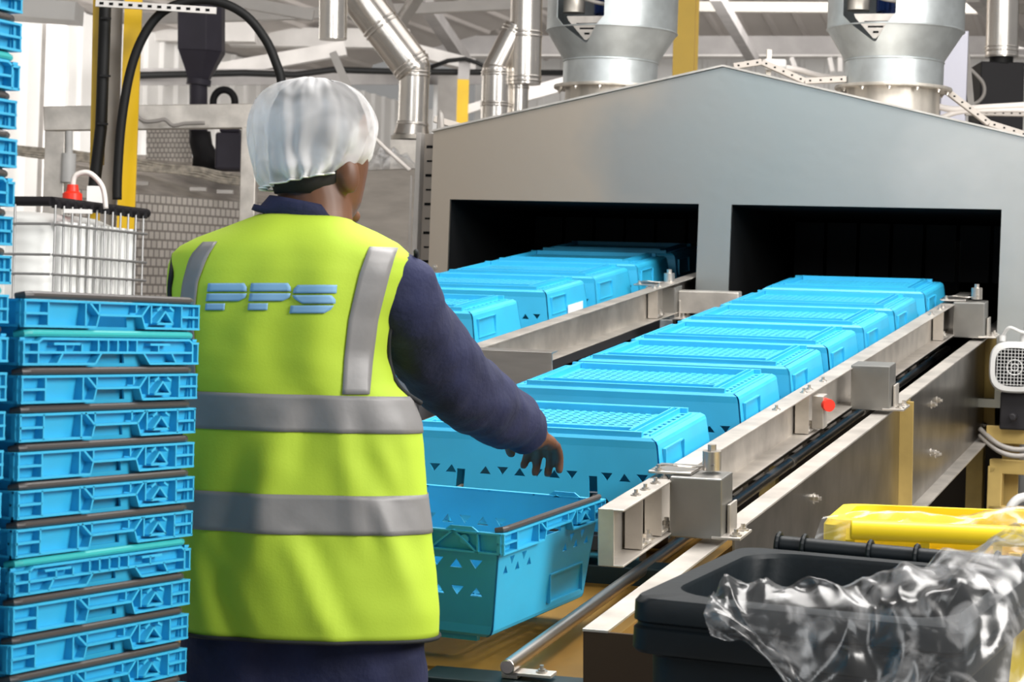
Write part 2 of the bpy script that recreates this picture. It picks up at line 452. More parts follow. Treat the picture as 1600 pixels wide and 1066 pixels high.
def crate_bar(sx):
    m = MB(); x = sx*.3165
    pts = [(x-sx*.016, -.222, .203), (x-sx*.003, -.219, .2055), (x, -.208, .2062), (x, .208, .2062), (x-sx*.003, .219, .2055), (x-sx*.016, .222, .203)]
    m.tube(pts, .0056, 10); return m
_sh = crate_shell().build('shell', M_blue); _ri = crate_rim().build('rim', M_blue)
_bars = {}
for key, mt in (('k', M_blackbar), ('t', M_tealbar)):
    _bars[key] = [crate_bar(sx).build('bale_bar', mt) for sx in (1, -1)]
SHELL, RIM = _sh.data, _ri.data
BARS = {k: [o.data for o in v] for k, v in _bars.items()}
for o in [_sh, _ri] + _bars['k'] + _bars['t']: bpy.data.objects.remove(o)
def crate(M, label, group, bars='k', bare=False):
    t = thing('plastic_crate', label, 'crate', M, group)
    def p(n, me):
        o = bpy.data.objects.new(n, me); COL.objects.link(o); o.parent = t; return o
    p('shell', SHELL); p('rim', RIM)
    if not bare:
        for me in BARS[bars]: p('bale_bar', me)
    return t
UPS = Matrix.Rotation(PI, 4, 'X')
ORD = ['first', 'second', 'third', 'fourth', 'fifth', 'sixth', 'seventh', 'eighth', 'ninth', 'tenth', 'eleventh', 'twelfth', 'thirteenth', 'fourteenth', 'fifteenth', 'sixteenth', 'seventeenth', 'eighteenth', 'nineteenth', 'twentieth']
# upturned crates on the right-hand line, near to far
RC = -1.624
g = 'upturned crates on the right conveyor'
labs = ['upturned blue crate being pulled off the near end of the right conveyor',
        'upturned blue crate right behind the one being pulled off the right conveyor'] + \
       ['upturned blue crate, %s along the right conveyor from its near end' % ORD[k] for k in (2, 3, 4, 5)] + \
       ['upturned blue crate half inside the dark right opening of the washer']
for ly, lb in zip((4.80, 5.52, 6.07, 6.57, 7.10, 7.62, 8.22), labs):
    crate(MC @ T(RC, ly+.205, -.785) @ UPS, lb, g, bare=True)
g = 'upturned crates on the left conveyor'
LC, LZ = -2.70, -.730
labs = ['upturned blue crate nearest the worker\'s elbow at the near end of the left conveyor', 'upturned blue crate second from the near end of the left conveyor',
        'upturned blue crate with a white sticker on its end on the left conveyor', 'upturned blue crate fourth along the left conveyor, just outside the washer', 'upturned blue crate deepest in the dark left opening of the washer']
LYS = (6.62, 7.32, 7.85, 8.38, 8.9)
for k, (ly, lb) in enumerate(zip(LYS, labs)):
    c = crate(MC @ T(LC, ly+.205, LZ) @ UPS, lb, g, bare=True)
    if k == 1:
        s = MB().box((.3035, -.06, .10), (.002, .16, .07)).build('sticker', M_sticker, c)
        s['label'] = 'white paper sticker'; c['label'] = labs[2]
    if k == 2: c['label'] = labs[1].replace('second', 'third')
# the crate held in front of the worker
_ya = math.radians(-6.5)
HC = MC @ T(-1.53*.925+.012, 4.34*.925, -.908*.925) @ RZ(_ya) @ Matrix.Rotation(math.radians(-1.5), 4, 'X')
hand_crate = crate(HC @ T(-.323, .233, -.205), 'upright empty blue crate held against the worker\'s belly', None, 'k')
# the stacks at the left edge of the photograph; they lean a little to the right
def stack_frame():
    e1 = V((1650, 3740, 20)).normalized()
    up = V((0.0, 0.0, 1)); up = (up - up.dot(e1)*e1).normalized()
    ex = e1; ez = up; ey = ez.cross(ex)
    return ex, ey, ez
sx_, sy_, sz_ = stack_frame()
def stack_M(x, y, Y, along):
    o = at(x, y, Y)
    # crate +x end faces the camera: crate x = -sy_, crate y = sx_
    X = -sy_; Yv = sx_; Z = sz_
    M = Matrix(((X[0], Yv[0], Z[0], o[0]), (X[1], Yv[1], Z[1], o[1]), (X[2], Yv[2], Z[2], o[2]), (0, 0, 0, 1)))
    return M @ T(-.323, .233+along, -.2)
PIT = .0535
def pile(x, y, Y, along, n, teal, flip, lab, group, seed):
    rnd = random.Random(seed)
    base = stack_M(x, y, Y, along)
    for k in range(n):
        M = base @ T(-.0+rnd.uniform(-.0015, .0015), -.0015*k+rnd.uniform(-.0012, .0012), -PIT*k)
        if k in flip: M = M @ RZ(PI)
        crate(M, lab(k, n), group, 't' if k in teal else 'k')
def lab1(k, n):
    if k == 0: return 'blue nested crate on top of the front stack, black bar uppermost'
    if k == 1: return 'blue nested crate with turquoise bar, %s from the top of the front stack' % ORD[k]
    if k == 7: return 'blue nested crate with turquoise bar, %s from the top of the front stack' % ORD[k]
    return 'blue nested crate with black bars, %s from the top of the front stack' % ORD[k]
pile(39, 467, 3.32, 0, 12, (1, 7), (1, 7), lab1, 'nested crates in the front stack', 3)
# the tall stack further left: only its right-hand corner is in the frame
def lab2(k, n): return 'blue crate in the tall stack at the left photo edge, %s from the top' % ORD[k]
pile(36, -23, 3.305, -.466, 18, (2, 8, 13), (2, 5, 9, 13, 16), lab2, "nested crates in the tall stack at the photo edge", 5)

def trolley(x, y, Y, along, n, label):
    B = stack_M(x, y, Y, along) @ T(0, -.0015*n, -PIT*(n-1)); c = B @ V((0, 0, 0)); z = c.z-.012
    a = math.atan2(sx_.y, sx_.x)
    t = thing('crate_trolley', label, 'trolley', T(c.x, c.y, 0) @ RZ(a-PI/2))
    MB().box((0, 0, z-.03), (.64, .45, .03)).build('deck', M_greyp, t, bevel=.004)
    for sx in (-1, 1):
        for sy in (-1, 1):
            MB().box((sx*.28, sy*.19, (z-.045+.10)/2), (.04, .04, z-.145)).build('leg', M_greyp, t, bevel=.003)
            m = MB(); m.cyl((sx*.28-.015, sy*.19, .05), (sx*.28+.015, sy*.19, .05), .05, n=20); m.build('castor', M_black, t, smooth=SM)
trolley(39, 467, 3.32, 0, 12, 'grey steel trolley under the front stack of blue crates')
trolley(36, -23, 3.305, -.466, 18, 'grey steel trolley under the tall stack at the left photo edge')

# ------------------------------------------------------------------ the right conveyor (C frame)
def bolt(p, parent, d=(0, 0, 1), r=.009, h=.010):
    m = MB(); p = V(p); d = V(d)
    m.cyl(p, p+d*.003, r*1.5, n=14); m.cyl(p+d*.003, p+d*h, r, n=6); m.cyl(p+d*h, p+d*(h+.007), r*.55, n=8)
    return m.build('bolt', M_zinc, parent)
def channel(parent, x_web, x_out, y0, y1, zt, zb, mt):
    m = MB(); s = 1 if x_out > x_web else -1; t = .004
    m.box((x_web+s*t/2, (y0+y1)/2, (zt+zb)/2), (t, y1-y0, zt-zb))
    for z in (zt-t/2, zb+t/2): m.box(((x_web+x_out)/2, (y0+y1)/2, z), (abs(x_out-x_web), y1-y0, t))
    m.box((x_web+s*.016, y0+.002, (zt+zb)/2), (.032, .004, zt-zb))
    r = m.build('side_rail', mt, parent, bevel=.0015)
    return r
def inner_bracket(rail, x_web, y, zt, zb, s):
    m = MB(); z = (zt+zb)/2
    m.box((x_web+s*.008, y, z), (.004, .075, zt-zb-.012)); m.box((x_web+s*.024, y, zb+.010), (.034, .075, .004)); m.box((x_web+s*.024, y-.036, z), (.034, .004, zt-zb-.012))
    b = m.build('angle_bracket', M_steelw, rail)
    for dy in (.0, .05):
        bolt((x_web+s*.030, y-.01+dy, zb+.012), rail); bolt((x_web+s*.026, y-.03+dy*1.3, zt-.001), rail, r=.007, h=.006)
    return b
def bearing_box(parent, x0, x1, y, zt, zb, top=True):
    m = MB(); m.box(((x0+x1)/2, y, (zt+zb)/2), (x1-x0, .095, zt-zb))
    b = m.build('bearing_box', M_steelb, parent, bevel=.003)
    if top:
        m = MB(); m.box((x0-.005, y+.02, zt+.004), (.09, .10, .006)); pl = m.build('cover_plate', M_steel, b, bevel=.002)
        m = MB(); m.cyl((x0+.07, y+.02, zt+.006), (x0+.07, y+.02, zt+.045), .019, n=14); m.cyl((x0+.07, y+.02, zt+.045), (x0+.07, y+.02, zt+.058), .009, n=6)
        m.build('clamp_nut', M_zinc, b, smooth=SM)
        bolt((x0-.03, y-.02, zt+.006), b, r=.007, h=.006)
        m = MB(); m.tube(smooth_path([(x0-.04, y, zt+.012), (x0, y-.02, zt+.018), (x0+.04, y+.01, zt+.012), (x0+.08, y, zt+.02)], 5), .002, 6); m.build('lock_wire', M_zinc, b)
    m = MB(); m.box((x1+.010, y, zb+.004), (.060, .10, .006)); m.box((x1+.006, y+.02, zb+.035), (.006, .06, .062)); m.build('foot_plate', M_steelw, b, bevel=.0015)
    bolt((x1+.026, y-.03, zb+.007), b, r=.008, h=.007); bolt((x1+.026, y+.03, zb+.007), b, r=.008, h=.007)
    return b
M_steelb = mat('stainless_box', (.30, .295, .28), .42, .85, .15, 6)
con = thing('crate_conveyor', 'right-hand inclined stainless crate conveyor with open side rail, leading into the right washer opening', 'conveyor', MC)
zt, zb = -.830, -.940
rail = channel(con, -1.294, -1.243, 4.235, 8.75, zt, zb, M_steelw)
for y in (4.42, 4.56, 5.95, 8.12): inner_bracket(rail, -1.290, y, zt, zb, 1)
for y in (5.6, 6.15, 7.9): bolt((-1.262, y, zt), rail, r=.007, h=.005)
channel(con, -1.940, -1.991, 5.05, 8.75, zt, zb, M_steelw)
MB().box((-1.2955, 6.75, -.960), (.003, 4.0, .05)).build('side_guide', M_web, con)
MB().box((RC, 6.75, -1.005), (.49, 4.0, .030)).build('belt', M_belt, con)
for k in range(18):
    y = 4.86+.235*k
    MB().cyl((RC-.24, y, -1.052), (RC+.24, y, -1.052), .03, n=14).build('roller', M_steel, con, smooth=SM)
for y in (4.62, 6.50, 8.33): bearing_box(con, -1.247, -1.140, y, -.822, -.945, y != 6.50)
m = MB(); m.box((-1.236, 5.985, -.885), (.03, .05, .085)); m.build('sensor_bracket', M_steelw, con, bevel=.002)
MB().cyl((-1.225, 5.985, -.865), (-1.205, 5.955, -.865), .016, n=14).build('red_switch', M_red, con, smooth=SM)['label'] = 'red switch knob'
# drive rod below the rail
rod = MB(); rod.cyl((-1.36, 3.905, -1.06), (-1.36, 8.9, -1.06), .0135, n=18)
rod = rod.build('drive_rod', M_steel, con, smooth=SM, bevel=.002)
for y in (5.2, 6.2, 7.2): MB().cyl((-1.36, y, -1.06), (-1.36, y+.03, -1.06), .0155, n=16).build('coupling', M_zinc, rod, smooth=SM)
m = MB(); m.box((-1.325, 3.935, -1.075), (.085, .035, .006)); m.box((-1.36, 3.935, -1.078), (.03, .035, .012)); rm = m.build('rod_mount', M_steelw, con, bevel=.001)
bolt((-1.305, 3.935, -1.072), rm, r=.007, h=.006)
m = MB(); m.box((-1.35, 3.93, -1.13), (.34, .085, .09)); m.build('end_beam', M_green, con, bevel=.004)
m = MB(); m.box((-1.62, 4.80, -1.085), (.66, .07, .06)); m.build('cross_beam', M_green, con, bevel=.004)
# drip tray below the loading end, rust stain and yellow reflection in its colour
m = MB(); m.box((-1.68, 4.70, -1.098), (.90, 1.40, .006)); m.box((-1.232, 4.70, -1.075), (.005, 1.40, .05)); tr = m.build('drip_tray', M_brown, con)
for p in ((-1.52, 4.40), (-1.28, 4.15), (-1.30, 4.9)): bolt((p[0], p[1], -1.095), tr, r=.008, h=.007)
# side beam: flange, web panel, bottom lip, yellow stiffeners, legs
m = MB(); m.box((-1.168, 6.46, -.958), (.046, 5.30, .005)); m.build('side_flange', M_steelw, con, bevel=.001)
m = MB(); m.box((-1.170, 6.85, -1.135), (.005, 4.1, .35)); web = m.build('web_panel', M_web, con)
m = MB(); m.box((-1.150, 6.85, -1.312), (.05, 4.1, .006)); m.build('bottom_flange', M_steelw, con, bevel=.001)
for y in (6.78, 8.52):
    m = MB(); m.box((-1.148, y, -1.135), (.040, .006, .345)); m.box((-1.165, y+.07, -1.135), (.008, .14, .345)); m.build('stiffener', M_gold, con, bevel=.001)
for y, z in ((5.6, -1.04), (7.35, -1.05), (7.35, -1.20), (7.45, -1.22), (7.45, -1.05), (8.5, -1.28)): bolt((-1.168, y, z), web, d=(1, 0, 0), r=.009, h=.012)
m = MB(); m.box((-1.105, 3.815, -1.22), (.17, .006, .52)); m.build('end_panel', M_brownd if 'M_brownd' in globals() else mat('dark_brown_panel', (.06, .035, .018), .5, .4), con)
def leg_C(x, y, ztop, w=.06, mt=M_gold):
    inv = MC.inverted(); p = MC @ V((x, y, ztop)); q = inv @ V((p.x, p.y, 0.0))
    m = MB(); m.bar((x, y, ztop), q, w, w, (1, 0, 0)); m.box(q + V((0, 0, .006)), (w*1.8, w*1.8, .010), MC.to_3x3().inverted())
    return m.build('leg', mt, con, bevel=.003)
for y in (4.9, 6.8, 8.58): leg_C(-1.20, y, -1.31)
for y in (4.9, 6.8, 8.58): leg_C(-1.95, y, -1.05)
leg_C(-1.40, 3.93, -1.17, .05, M_green)

# left conveyor
con2 = thing('crate_conveyor', 'left-hand stainless crate conveyor beyond the worker\'s arm, leading into the left washer opening', 'conveyor', MC)
zt, zb = -.775, -.885
rl = channel(con2, -2.262, -2.211, 6.09, 8.75, zt, zb, M_steelw)
for y in (8.0,): inner_bracket(rl, -2.258, y, zt, zb, 1)
channel(con2, -2.990, -3.041, 6.09, 8.75, zt, zb, M_steelw)
MB().box((LC+.02, 7.65, -.957), (.60, 3.1, .050)).build('belt', M_belt, con2)
bearing_box(con2, -2.322, -2.212, 8.22, -.790, -.905)
m = MB(); m.box((-2.102, 8.24, -.845), (.22, .05, .08)); m.build('tie_beam', M_steelw, con2, bevel=.003)
m = MB(); m.box((-2.115, 6.10, -.86), (.245, .005, .17)); m.box((-2.115, 6.12, -.777), (.245, .05, .005)); m.build('end_plate', M_steel, con2, bevel=.001)
m = MB(); m.box((-2.115, 6.9, -.93), (.20, 1.55, .004)); m.build('drip_plate', M_steelw, con2)
for y in (6.2, 8.4):
    for x in (-2.30, -3.0):
        inv = MC.inverted(); p = MC @ V((x, y, -.98)); q = inv @ V((p.x, p.y, 0.0))
        MB().bar((x, y, -.93), q, .05, .05, (1, 0, 0)).build('leg', M_steelw, con2, bevel=.003)

# ------------------------------------------------------------------ the washer (F frame)
wash = thing('crate_washer', 'large stainless tunnel washer with pitched roof and two black openings', 'washing machine', MF)
ZF = -1.395
XL, XA, XR = -3.255, -2.139, -1.030
yF, yB = 8.45, 11.2
outer = [(XL, -.20), (XR, -.20), (XR, .740), (XA, .990), (XL, .747)]
ops = [(-3.178, -2.211, 'left'), (-2.089, -1.122, 'right')]
holes = [[(a, -.17), (b, -.17), (b, .493), (a, .493)] for a, b, _ in ops]
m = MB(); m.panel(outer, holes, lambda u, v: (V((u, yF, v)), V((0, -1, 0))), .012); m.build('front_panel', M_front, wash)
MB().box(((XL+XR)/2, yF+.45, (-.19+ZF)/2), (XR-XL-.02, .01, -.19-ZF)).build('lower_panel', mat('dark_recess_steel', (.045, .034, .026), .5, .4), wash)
for x in (XL+.03, XA, XR-.03): MB().box((x, yF+.04, (-.2+ZF)/2), (.06, .06, -.2-ZF)).build('leg', M_gold, wash, bevel=.003)
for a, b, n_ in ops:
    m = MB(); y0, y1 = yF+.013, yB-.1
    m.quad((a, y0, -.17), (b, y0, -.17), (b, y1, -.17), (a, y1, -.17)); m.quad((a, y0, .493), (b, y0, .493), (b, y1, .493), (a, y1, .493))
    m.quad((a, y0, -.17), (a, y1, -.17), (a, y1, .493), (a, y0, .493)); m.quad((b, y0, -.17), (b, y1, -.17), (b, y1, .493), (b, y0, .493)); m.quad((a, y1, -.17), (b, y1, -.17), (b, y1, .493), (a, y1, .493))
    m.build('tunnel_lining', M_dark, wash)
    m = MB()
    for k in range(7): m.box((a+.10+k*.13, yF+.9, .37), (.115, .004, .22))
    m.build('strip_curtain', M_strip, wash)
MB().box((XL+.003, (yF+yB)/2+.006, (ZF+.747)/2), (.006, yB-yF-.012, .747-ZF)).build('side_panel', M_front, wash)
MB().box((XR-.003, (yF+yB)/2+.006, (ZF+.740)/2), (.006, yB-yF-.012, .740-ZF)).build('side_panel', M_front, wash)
for a, b in (((XL-.006, .746), (XA, .992)), ((XR+.006, .739), (XA, .992))):
    m = MB(); m.loft([[V((a[0], y, a[1])), V((b[0], y, b[1])), V((b[0], y, b[1]+.007)), V((a[0], y, a[1]+.007))] for y in (yF-.012, yB)]); m.build('roof_panel', M_steelw, wash)
for a in (XL+.025, XL+.085): bolt((a, yF-.001, .31-(a-XL)*3), wash, d=(0, -1, 0), r=.007, h=.004)

# ------------------------------------------------------------------ extractor fans on the roof
def fan(cx, cy, label):
    f = thing('extractor_fan', label, 'fan', MF @ T(cx, cy, 0), 'extractor fans on the washer roof')
    r1, r2, z0, z1, z2 = .272, .193, 1.135, 1.262, 1.95
    def R(z): return r2+(r1-r2)*(z-z0)/(z1-z0) if z < z1 else r1
    def fm(a, z):
        r = R(z); nz = 0
        return V((r*math.sin(a), -r*math.cos(a), z)), V((math.sin(a), -math.cos(a), nz))
    N = 40
    ang = [-PI+.0005+(2*PI-.001)*k/N for k in range(N+1)]
    outer = [(a, z0) for a in ang] + [(PI-.0005, z1)] + [(a, z2) for a in ang[::-1]] + [(-PI+.0005, z1)]
    win = [(-.70, 1.75), (-.70, 1.30), (-.20, 1.195), (-.15, 1.195), (.17, 1.30), (.17, 1.75), (-.1, 1.75), (-.4, 1.75)]
    # seed the crease between cone and drum with interior edge points
    m = MB()
    loops = [outer, win]
    vs, es = [], []
    def strip(zlo, zhi, pts_hole):
        o = [(a, zlo) for a in ang] + [(a, zhi) for a in ang[::-1]]
        m.panel(o, pts_hole, fm, .004)
    # cone section with the notch of the window, drum section with the rest
    def cut(z): # window half angles at height z below 1.30
        t = (z-1.195)/(1.30-1.195); return -.20-.50*t, -.15+.32*t
    a0, a1 = cut(z1)
    cone = [(a, z0) for a in ang] + [(a, z1) for a in ang[::-1] if a > a1] + [(a1, z1), (-.15, 1.195), (-.20, 1.195), (a0, z1)] + [(a, z1) for a in ang[::-1] if a < a0]
    m.panel(cone, [], fm, .004)
    drum = [(a, z1) for a in ang if a < a0] + [(a0, z1), (-.70, 1.30), (-.70, 1.75), (.17, 1.75), (.17, 1.30), (a1, z1)] + [(a, z1) for a in ang if a > a1] + [(a, z2) for a in ang[::-1]]
    m.panel(drum, [], fm, .004)
    m.build('drum', M_galv, f, smooth=math.radians(25))
    m = MB(); m.lathe([(r2+.004, z0+.004), (r2+.004, 1.035)], 48); m.build('collar', M_galv, f, smooth=True)
    m = MB(); m.lathe([(.10, 1.036), (.232, 1.036), (.234, 1.030), (.232, 1.024), (.17, 1.024)], 48); fl = m.build('flange', M_galvd, f, smooth=SM)
    for k in range(12):
        a = 2*PI*k/12+.1; bolt((.214*math.sin(a), -.214*math.cos(a), 1.024), fl, d=(0, 0, -1), r=.008, h=.008)
    m = MB(); m.lathe([(.185, 1.026), (.185, .72)], 48); m.build('spigot', M_galvd, f, smooth=True)
    for z, r in ((1.262, r1), (1.137, r2+.004)): MB().tube([V((r*math.cos(2*PI*k/40), r*math.sin(2*PI*k/40), z)) for k in range(40)], .004, 6, closed=True).build('seam', M_galv, f, smooth=True)
    # the motor seen in the window
    m = MB(); m.cyl((.035, .03, 1.312), (.035, .03, 1.80), .105, n=28)
    for k in range(28):
        a = 2*PI*k/28; m.box((.035+.112*math.cos(a), .03+.112*math.sin(a), 1.56), (.016, .004, .44), Matrix.Rotation(a, 3, 'Z'))
    m.build('motor', M_bluefan, f)
    m = MB(); m.prism([(-.125, 1.302), (.06, 1.302), (.055, 1.285), (-.035, 1.205), (-.045, 1.205), (-.118, 1.285)], .004, (0, -.225, 0))
    br = m.build('motor_plate', M_steelw, f)
    m = MB(); m.box((-.035, -.2285, 1.270), (.095, .003, .007)); m.box((-.038, -.2285, 1.251), (.06, .003, .007)); m.box((-.036, -.2285, 1.230), (.022, .003, .008)); m.build('slot', M_dark, br)
    m = MB(); m.cyl((-.13, -.12, 1.33), (-.13, -.12, 1.52), .045, n=16); m.build('terminal_box', M_galvd, f, smooth=SM)
    m = MB(); m.tube(smooth_path([(-.13, -.15, 1.48), (-.12, -.21, 1.41), (-.03, -.23, 1.365), (.06, -.24, 1.345)], 8), .008, 8); m.build('motor_cable', M_greyp, f, smooth=True)
    return f
fan(-2.90, 9.55, 'galvanised extractor fan housing on the left roof slope, beside the yellow column')
fan(-1.715, 9.55, 'galvanised extractor fan housing on the right roof slope, beside the black unit')
# vertical cable ladder on the left edge of the washer
ct = thing('cable_ladder', 'grey slotted cable ladder standing against the left edge of the washer', 'cable tray', MF)
m = MB()
for x in (-3.345, -3.272): m.box((x, 8.55, -.30), (.020, .045, 2.1))
m.build('side_rail', M_greyp, ct, bevel=.002)
m = MB(); m.box((-3.308, 8.572, -.30), (.06, .003, 2.1)); bp = m.build('back_plate', mat('slot_plate', (.33, .29, .25), .5, .5), ct)
m = MB()
for k in range(34): m.box((-3.308, 8.570, .70-.055*k), (.03 if k % 2 else .038, .003, .006 if k % 2 else .010))
m.build('slots', M_dark, bp)
m = MB(); m.tube(smooth_path([(-3.262, 8.53, -1.3), (-3.262, 8.53, .66), (-3.245, 8.53, .735), (-3.19, 8.56, .765), (-3.10, 8.62, .77)], 8), .011, 10); m.build('conduit', M_greyp, ct, smooth=True)

# drive motor and pipework at the right edge
mo = thing('drive_motor', 'grey drive motor with wire fan grille at the right edge below the washer', 'motor', MF @ T(-1.035, 8.28, -.055))
def sqring(r, y, n=40, k=3.2):
    out = []
    for i in range(n):
        a = 2*PI*i/n; c, s = math.cos(a), math.sin(a); q = (abs(c)**k+abs(s)**k)**(-1/k)
        out.append(V((r*q*c, y, r*q*s)))
    return out
m = MB(); m.loft([sqring(.080, .16), sqring(.088, .15), sqring(.088, .012), sqring(.082, 0.0), sqring(.066, -.003)], caps=False); m.build('cowl', M_motor, mo, smooth=SM)
MB().loft([sqring(.066, .012), sqring(.066, .013)]).build('grille_backing', M_dark, mo)
m = MB()
for k in range(-5, 6): m.box((k*.0118, -.001, 0), (.0018, .002, .125)); m.box((0, -.001, k*.0118), (.125, .002, .0018))
for r in (.012, .026): m.tube([V((r*math.cos(2*PI*i/24), -.002, r*math.sin(2*PI*i/24))) for i in range(24)], .0018, 5, closed=True)
m.build('grille', M_motor, mo)
m = MB(); m.cyl((-.055, .08, .088), (-.055, .08, .108), .012, n=12); m.cyl((.02, .08, .088), (.02, .08, .125), .015, n=12); m.tube(smooth_path([(-.055, .08, .105), (-.03, .06, .135), (.02, .06, .12), (.08, .08, .13)], 6), .006, 7); m.build('cable_gland', M_motor, mo, smooth=SM)
m = MB(); m.box((0, .09, -.15), (.10, .10, .13)); m.cyl((0, .03, -.17), (0, -.02, -.17), .014, n=12); m.build('gearbox', M_boxblk, mo, bevel=.006)
m = MB(); m.box((.02, .115, -.235), (.24, .05, .06)); m.build('mount_beam', M_gold, mo, bevel=.002)
pc = thing('power_cables', 'pair of grey cables sagging below the drive motor at the right edge', 'cable', MF)
for dz in (0, -.022):
    m = MB(); m.tube(smooth_path([(-1.16, 8.40, -.275+dz), (-1.08, 8.33, -.325+dz), (-1.0, 8.33, -.335+dz), (-.90, 8.36, -.30+dz)], 8), .009, 8); m.build('cable', M_greyp, pc, smooth=True)
bx = thing('floor_frame', 'yellowish steel cross frame low at the right edge, under the drive motor', 'frame', MF)
m = MB(); m.box((-.95, 8.40, -.40), (.34, .06, .05)); m.box((-.95, 8.40, -.56), (.34, .06, .05)); m.build('rail', M_gold, bx, bevel=.003)
m = MB(); m.box((-1.10, 8.40, -.90), (.05, .06, 1.0)); m.build('leg', M_gold, bx, bevel=.003); m = MB(); m.box((-.81, 8.40, -.90), (.05, .06, 1.0)); m.build('leg', M_gold, bx, bevel=.003)
pp = thing('water_pipe', 'looped steel hose with clamps beside the yellow bin at the right edge', 'hose', MF)
m = MB(); m.tube(smooth_path([(-1.04, 8.2, -1.38), (-1.035, 8.2, -.70), (-1.03, 8.2, -.56), (-1.0, 8.22, -.50), (-.94, 8.25, -.49)], 8), .016, 10); m.build('hose', M_motor, pp, smooth=True)
m = MB()
for z in (-.57, -.60, -.66): m.cyl((-1.033, 8.2, z), (-1.033, 8.2, z+.012), .021, n=16)
m.build('clamp', M_zinc, pp, smooth=SM)

# ------------------------------------------------------------------ the worker
PY = 4.08
root = at(487, 560, PY); root.z = 0
man = thing('person', 'worker seen from behind in yellow high-visibility vest, white hairnet, right arm reaching out', 'person', T(*root))
MI = T(*root).inverted()
def lerp_tab(tab, y):
    if y <= tab[0][0]: return tab[0][1:]
    for a, b in zip(tab, tab[1:]):
        if y <= b[0]:
            t = (y-a[0])/(b[0]-a[0]); t = t*t*(3-2*t)*.5+t*.5
            return tuple(p+(q-p)*t for p, q in zip(a[1:], b[1:]))
    return tab[-1][1:]
#            y    xl   xr   back  front  exponent
VT = [(337, 404, 542, .060, .050, 2.0), (346, 382, 556, .080, .060, 2.0), (360, 348, 590, .098, .080, 2.0), (376, 308, 622, .112, .10, 2.1), (390, 282, 638, .120, .11, 2.2), (402, 270, 645, .124, .12, 2.3),
      (425, 263, 642, .130, .125, 2.4), (455, 262, 632, .134, .13, 2.4), (500, 264, 613, .136, .13, 2.4), (550, 270, 605, .132, .13, 2.4), (590, 275, 618, .128, .13, 2.4), (620, 280, 646, .124, .13, 2.3),
      (660, 283, 659, .122, .135, 2.3), (700, 284, 663, .122, .14, 2.3), (760, 284, 667, .124, .145, 2.3), (830, 283, 675, .130, .145, 2.3), (900, 281, 683, .136, .145, 2.3), (950, 280, 687, .140, .14, 2.3), (988, 282, 686, .140, .14, 2.3)]
def vring(y):
    xl, xr, db, df, e = lerp_tab(VT, y)
    a, b = at(xl, y, PY), at(xr, y, PY)
    return (a.x+b.x)/2, (b.x-a.x)/2, (a.z+b.z)/2, db, df, e
ZY = [(vring(y)[2], y) for y in range(330, 1000, 2)]
def y_of_z(z):
    for (z0, y0), (z1, y1) in zip(ZY, ZY[1:]):
        if z >= z1: return y0+(y1-y0)*(z0-z)/(z0-z1)
    return ZY[-1][1]
CREASE = [(585, 740, 700, 985, 26, .016), (470, 830, 540, 985, 24, .011), (545, 640, 575, 840, 22, .010), (400, 690, 370, 900, 30, -.010), (330, 850, 390, 985, 26, -.010), (540, 400, 520, 600, 40, .010), (610, 690, 640, 800, 18, .008), (420, 400, 360, 560, 40, -.008), (640, 640, 655, 760, 16, .008), (470, 620, 450, 740, 26, .007)]
def fold(x, z):
    low = max(0, min(1, (1.42-z)/.35))
    f = noise.noise(V((x*9+1.3*z, z*2.2, 3.1)))*.011*low
    f += noise.noise(V((x*5-2.5*z, z*5, 7.7)))*.007
    f += .006*low*math.sin((x*26+z*7)+2*noise.noise(V((x*4, z*3, 0))))*max(0, noise.noise(V((x*3, z*2.5, 9.2)))+.4)
    f += noise.noise(V((x*30+z*16, z*22, 1)))*.0007
    yy = y_of_z(z); xx = 800+x*FPX/(PY-.1)+.027*(yy-533)*-1
    for (xa, ya, xb, yb, w, d) in CREASE:
        t = (yy-ya)/(yb-ya)
        if -.15 < t < 1.15:
            e = max(0, min(1, min(t+.15, 1.15-t)/.3)); q = (xx-(xa+(xb-xa)*t))/w
            f += 1.7*d*e*q*math.exp(-q*q)
    return f
def back(x, z, off=0.0):
    y = y_of_z(z); xc, a, _, db, df, e = vring(y)
    t = min(1, abs(x-xc)/a)
    # spine hollow between the shoulder blades
    hol = .010*math.exp(-((x-xc)/.05)**2)*max(0, min(1, (z-1.2)/.2))
    return PY-(db-hol+off)*(1-t**e)**(1/e) + fold(x, z)*(1-t**4)
NV = 96
def vloop(y, off=0.0):
    xc, a, z, db, df, e = vring(y); pts = []
    a += off
    for k in range(NV):
        th = 2*PI*k/NV; c, s = math.cos(th), math.sin(th)
        x = xc + a*c*1.0
        t = abs(c)
        if s < 0:
            yy = back(xc+(x-xc)*(a-off)/a, z) - off*abs(s)**.5
        else: yy = PY + (df+off)*(1-t**e)**(1/e) + .5*fold(x, z+3)
        pts.append(V((x, yy, z)))
    return pts
ys = [337, 341, 346, 353, 360, 368, 376, 383, 390, 396, 402] + list(range(410, 985, 9)) + [988]
m = MB(); m.loft([vloop(y) for y in ys], caps=False)
vest = m.build('safety_vest', M_vest, man, smooth=True, M=MI, recalc=True)
sol = vest.modifiers.new('solid', 'SOLIDIFY'); sol.thickness = .003; sol.offset = -1
for y0, y1 in ((614, 671), (766, 826)):
    n = 8
    m = MB(); m.loft([vloop(y0+(y1-y0)*k/n, .0022) for k in range(n+1)], caps=False)
    b = m.build('reflective_band', M_band, man, smooth=True, M=MI)
    b.modifiers.new('solid', 'SOLIDIFY').thickness = .0015
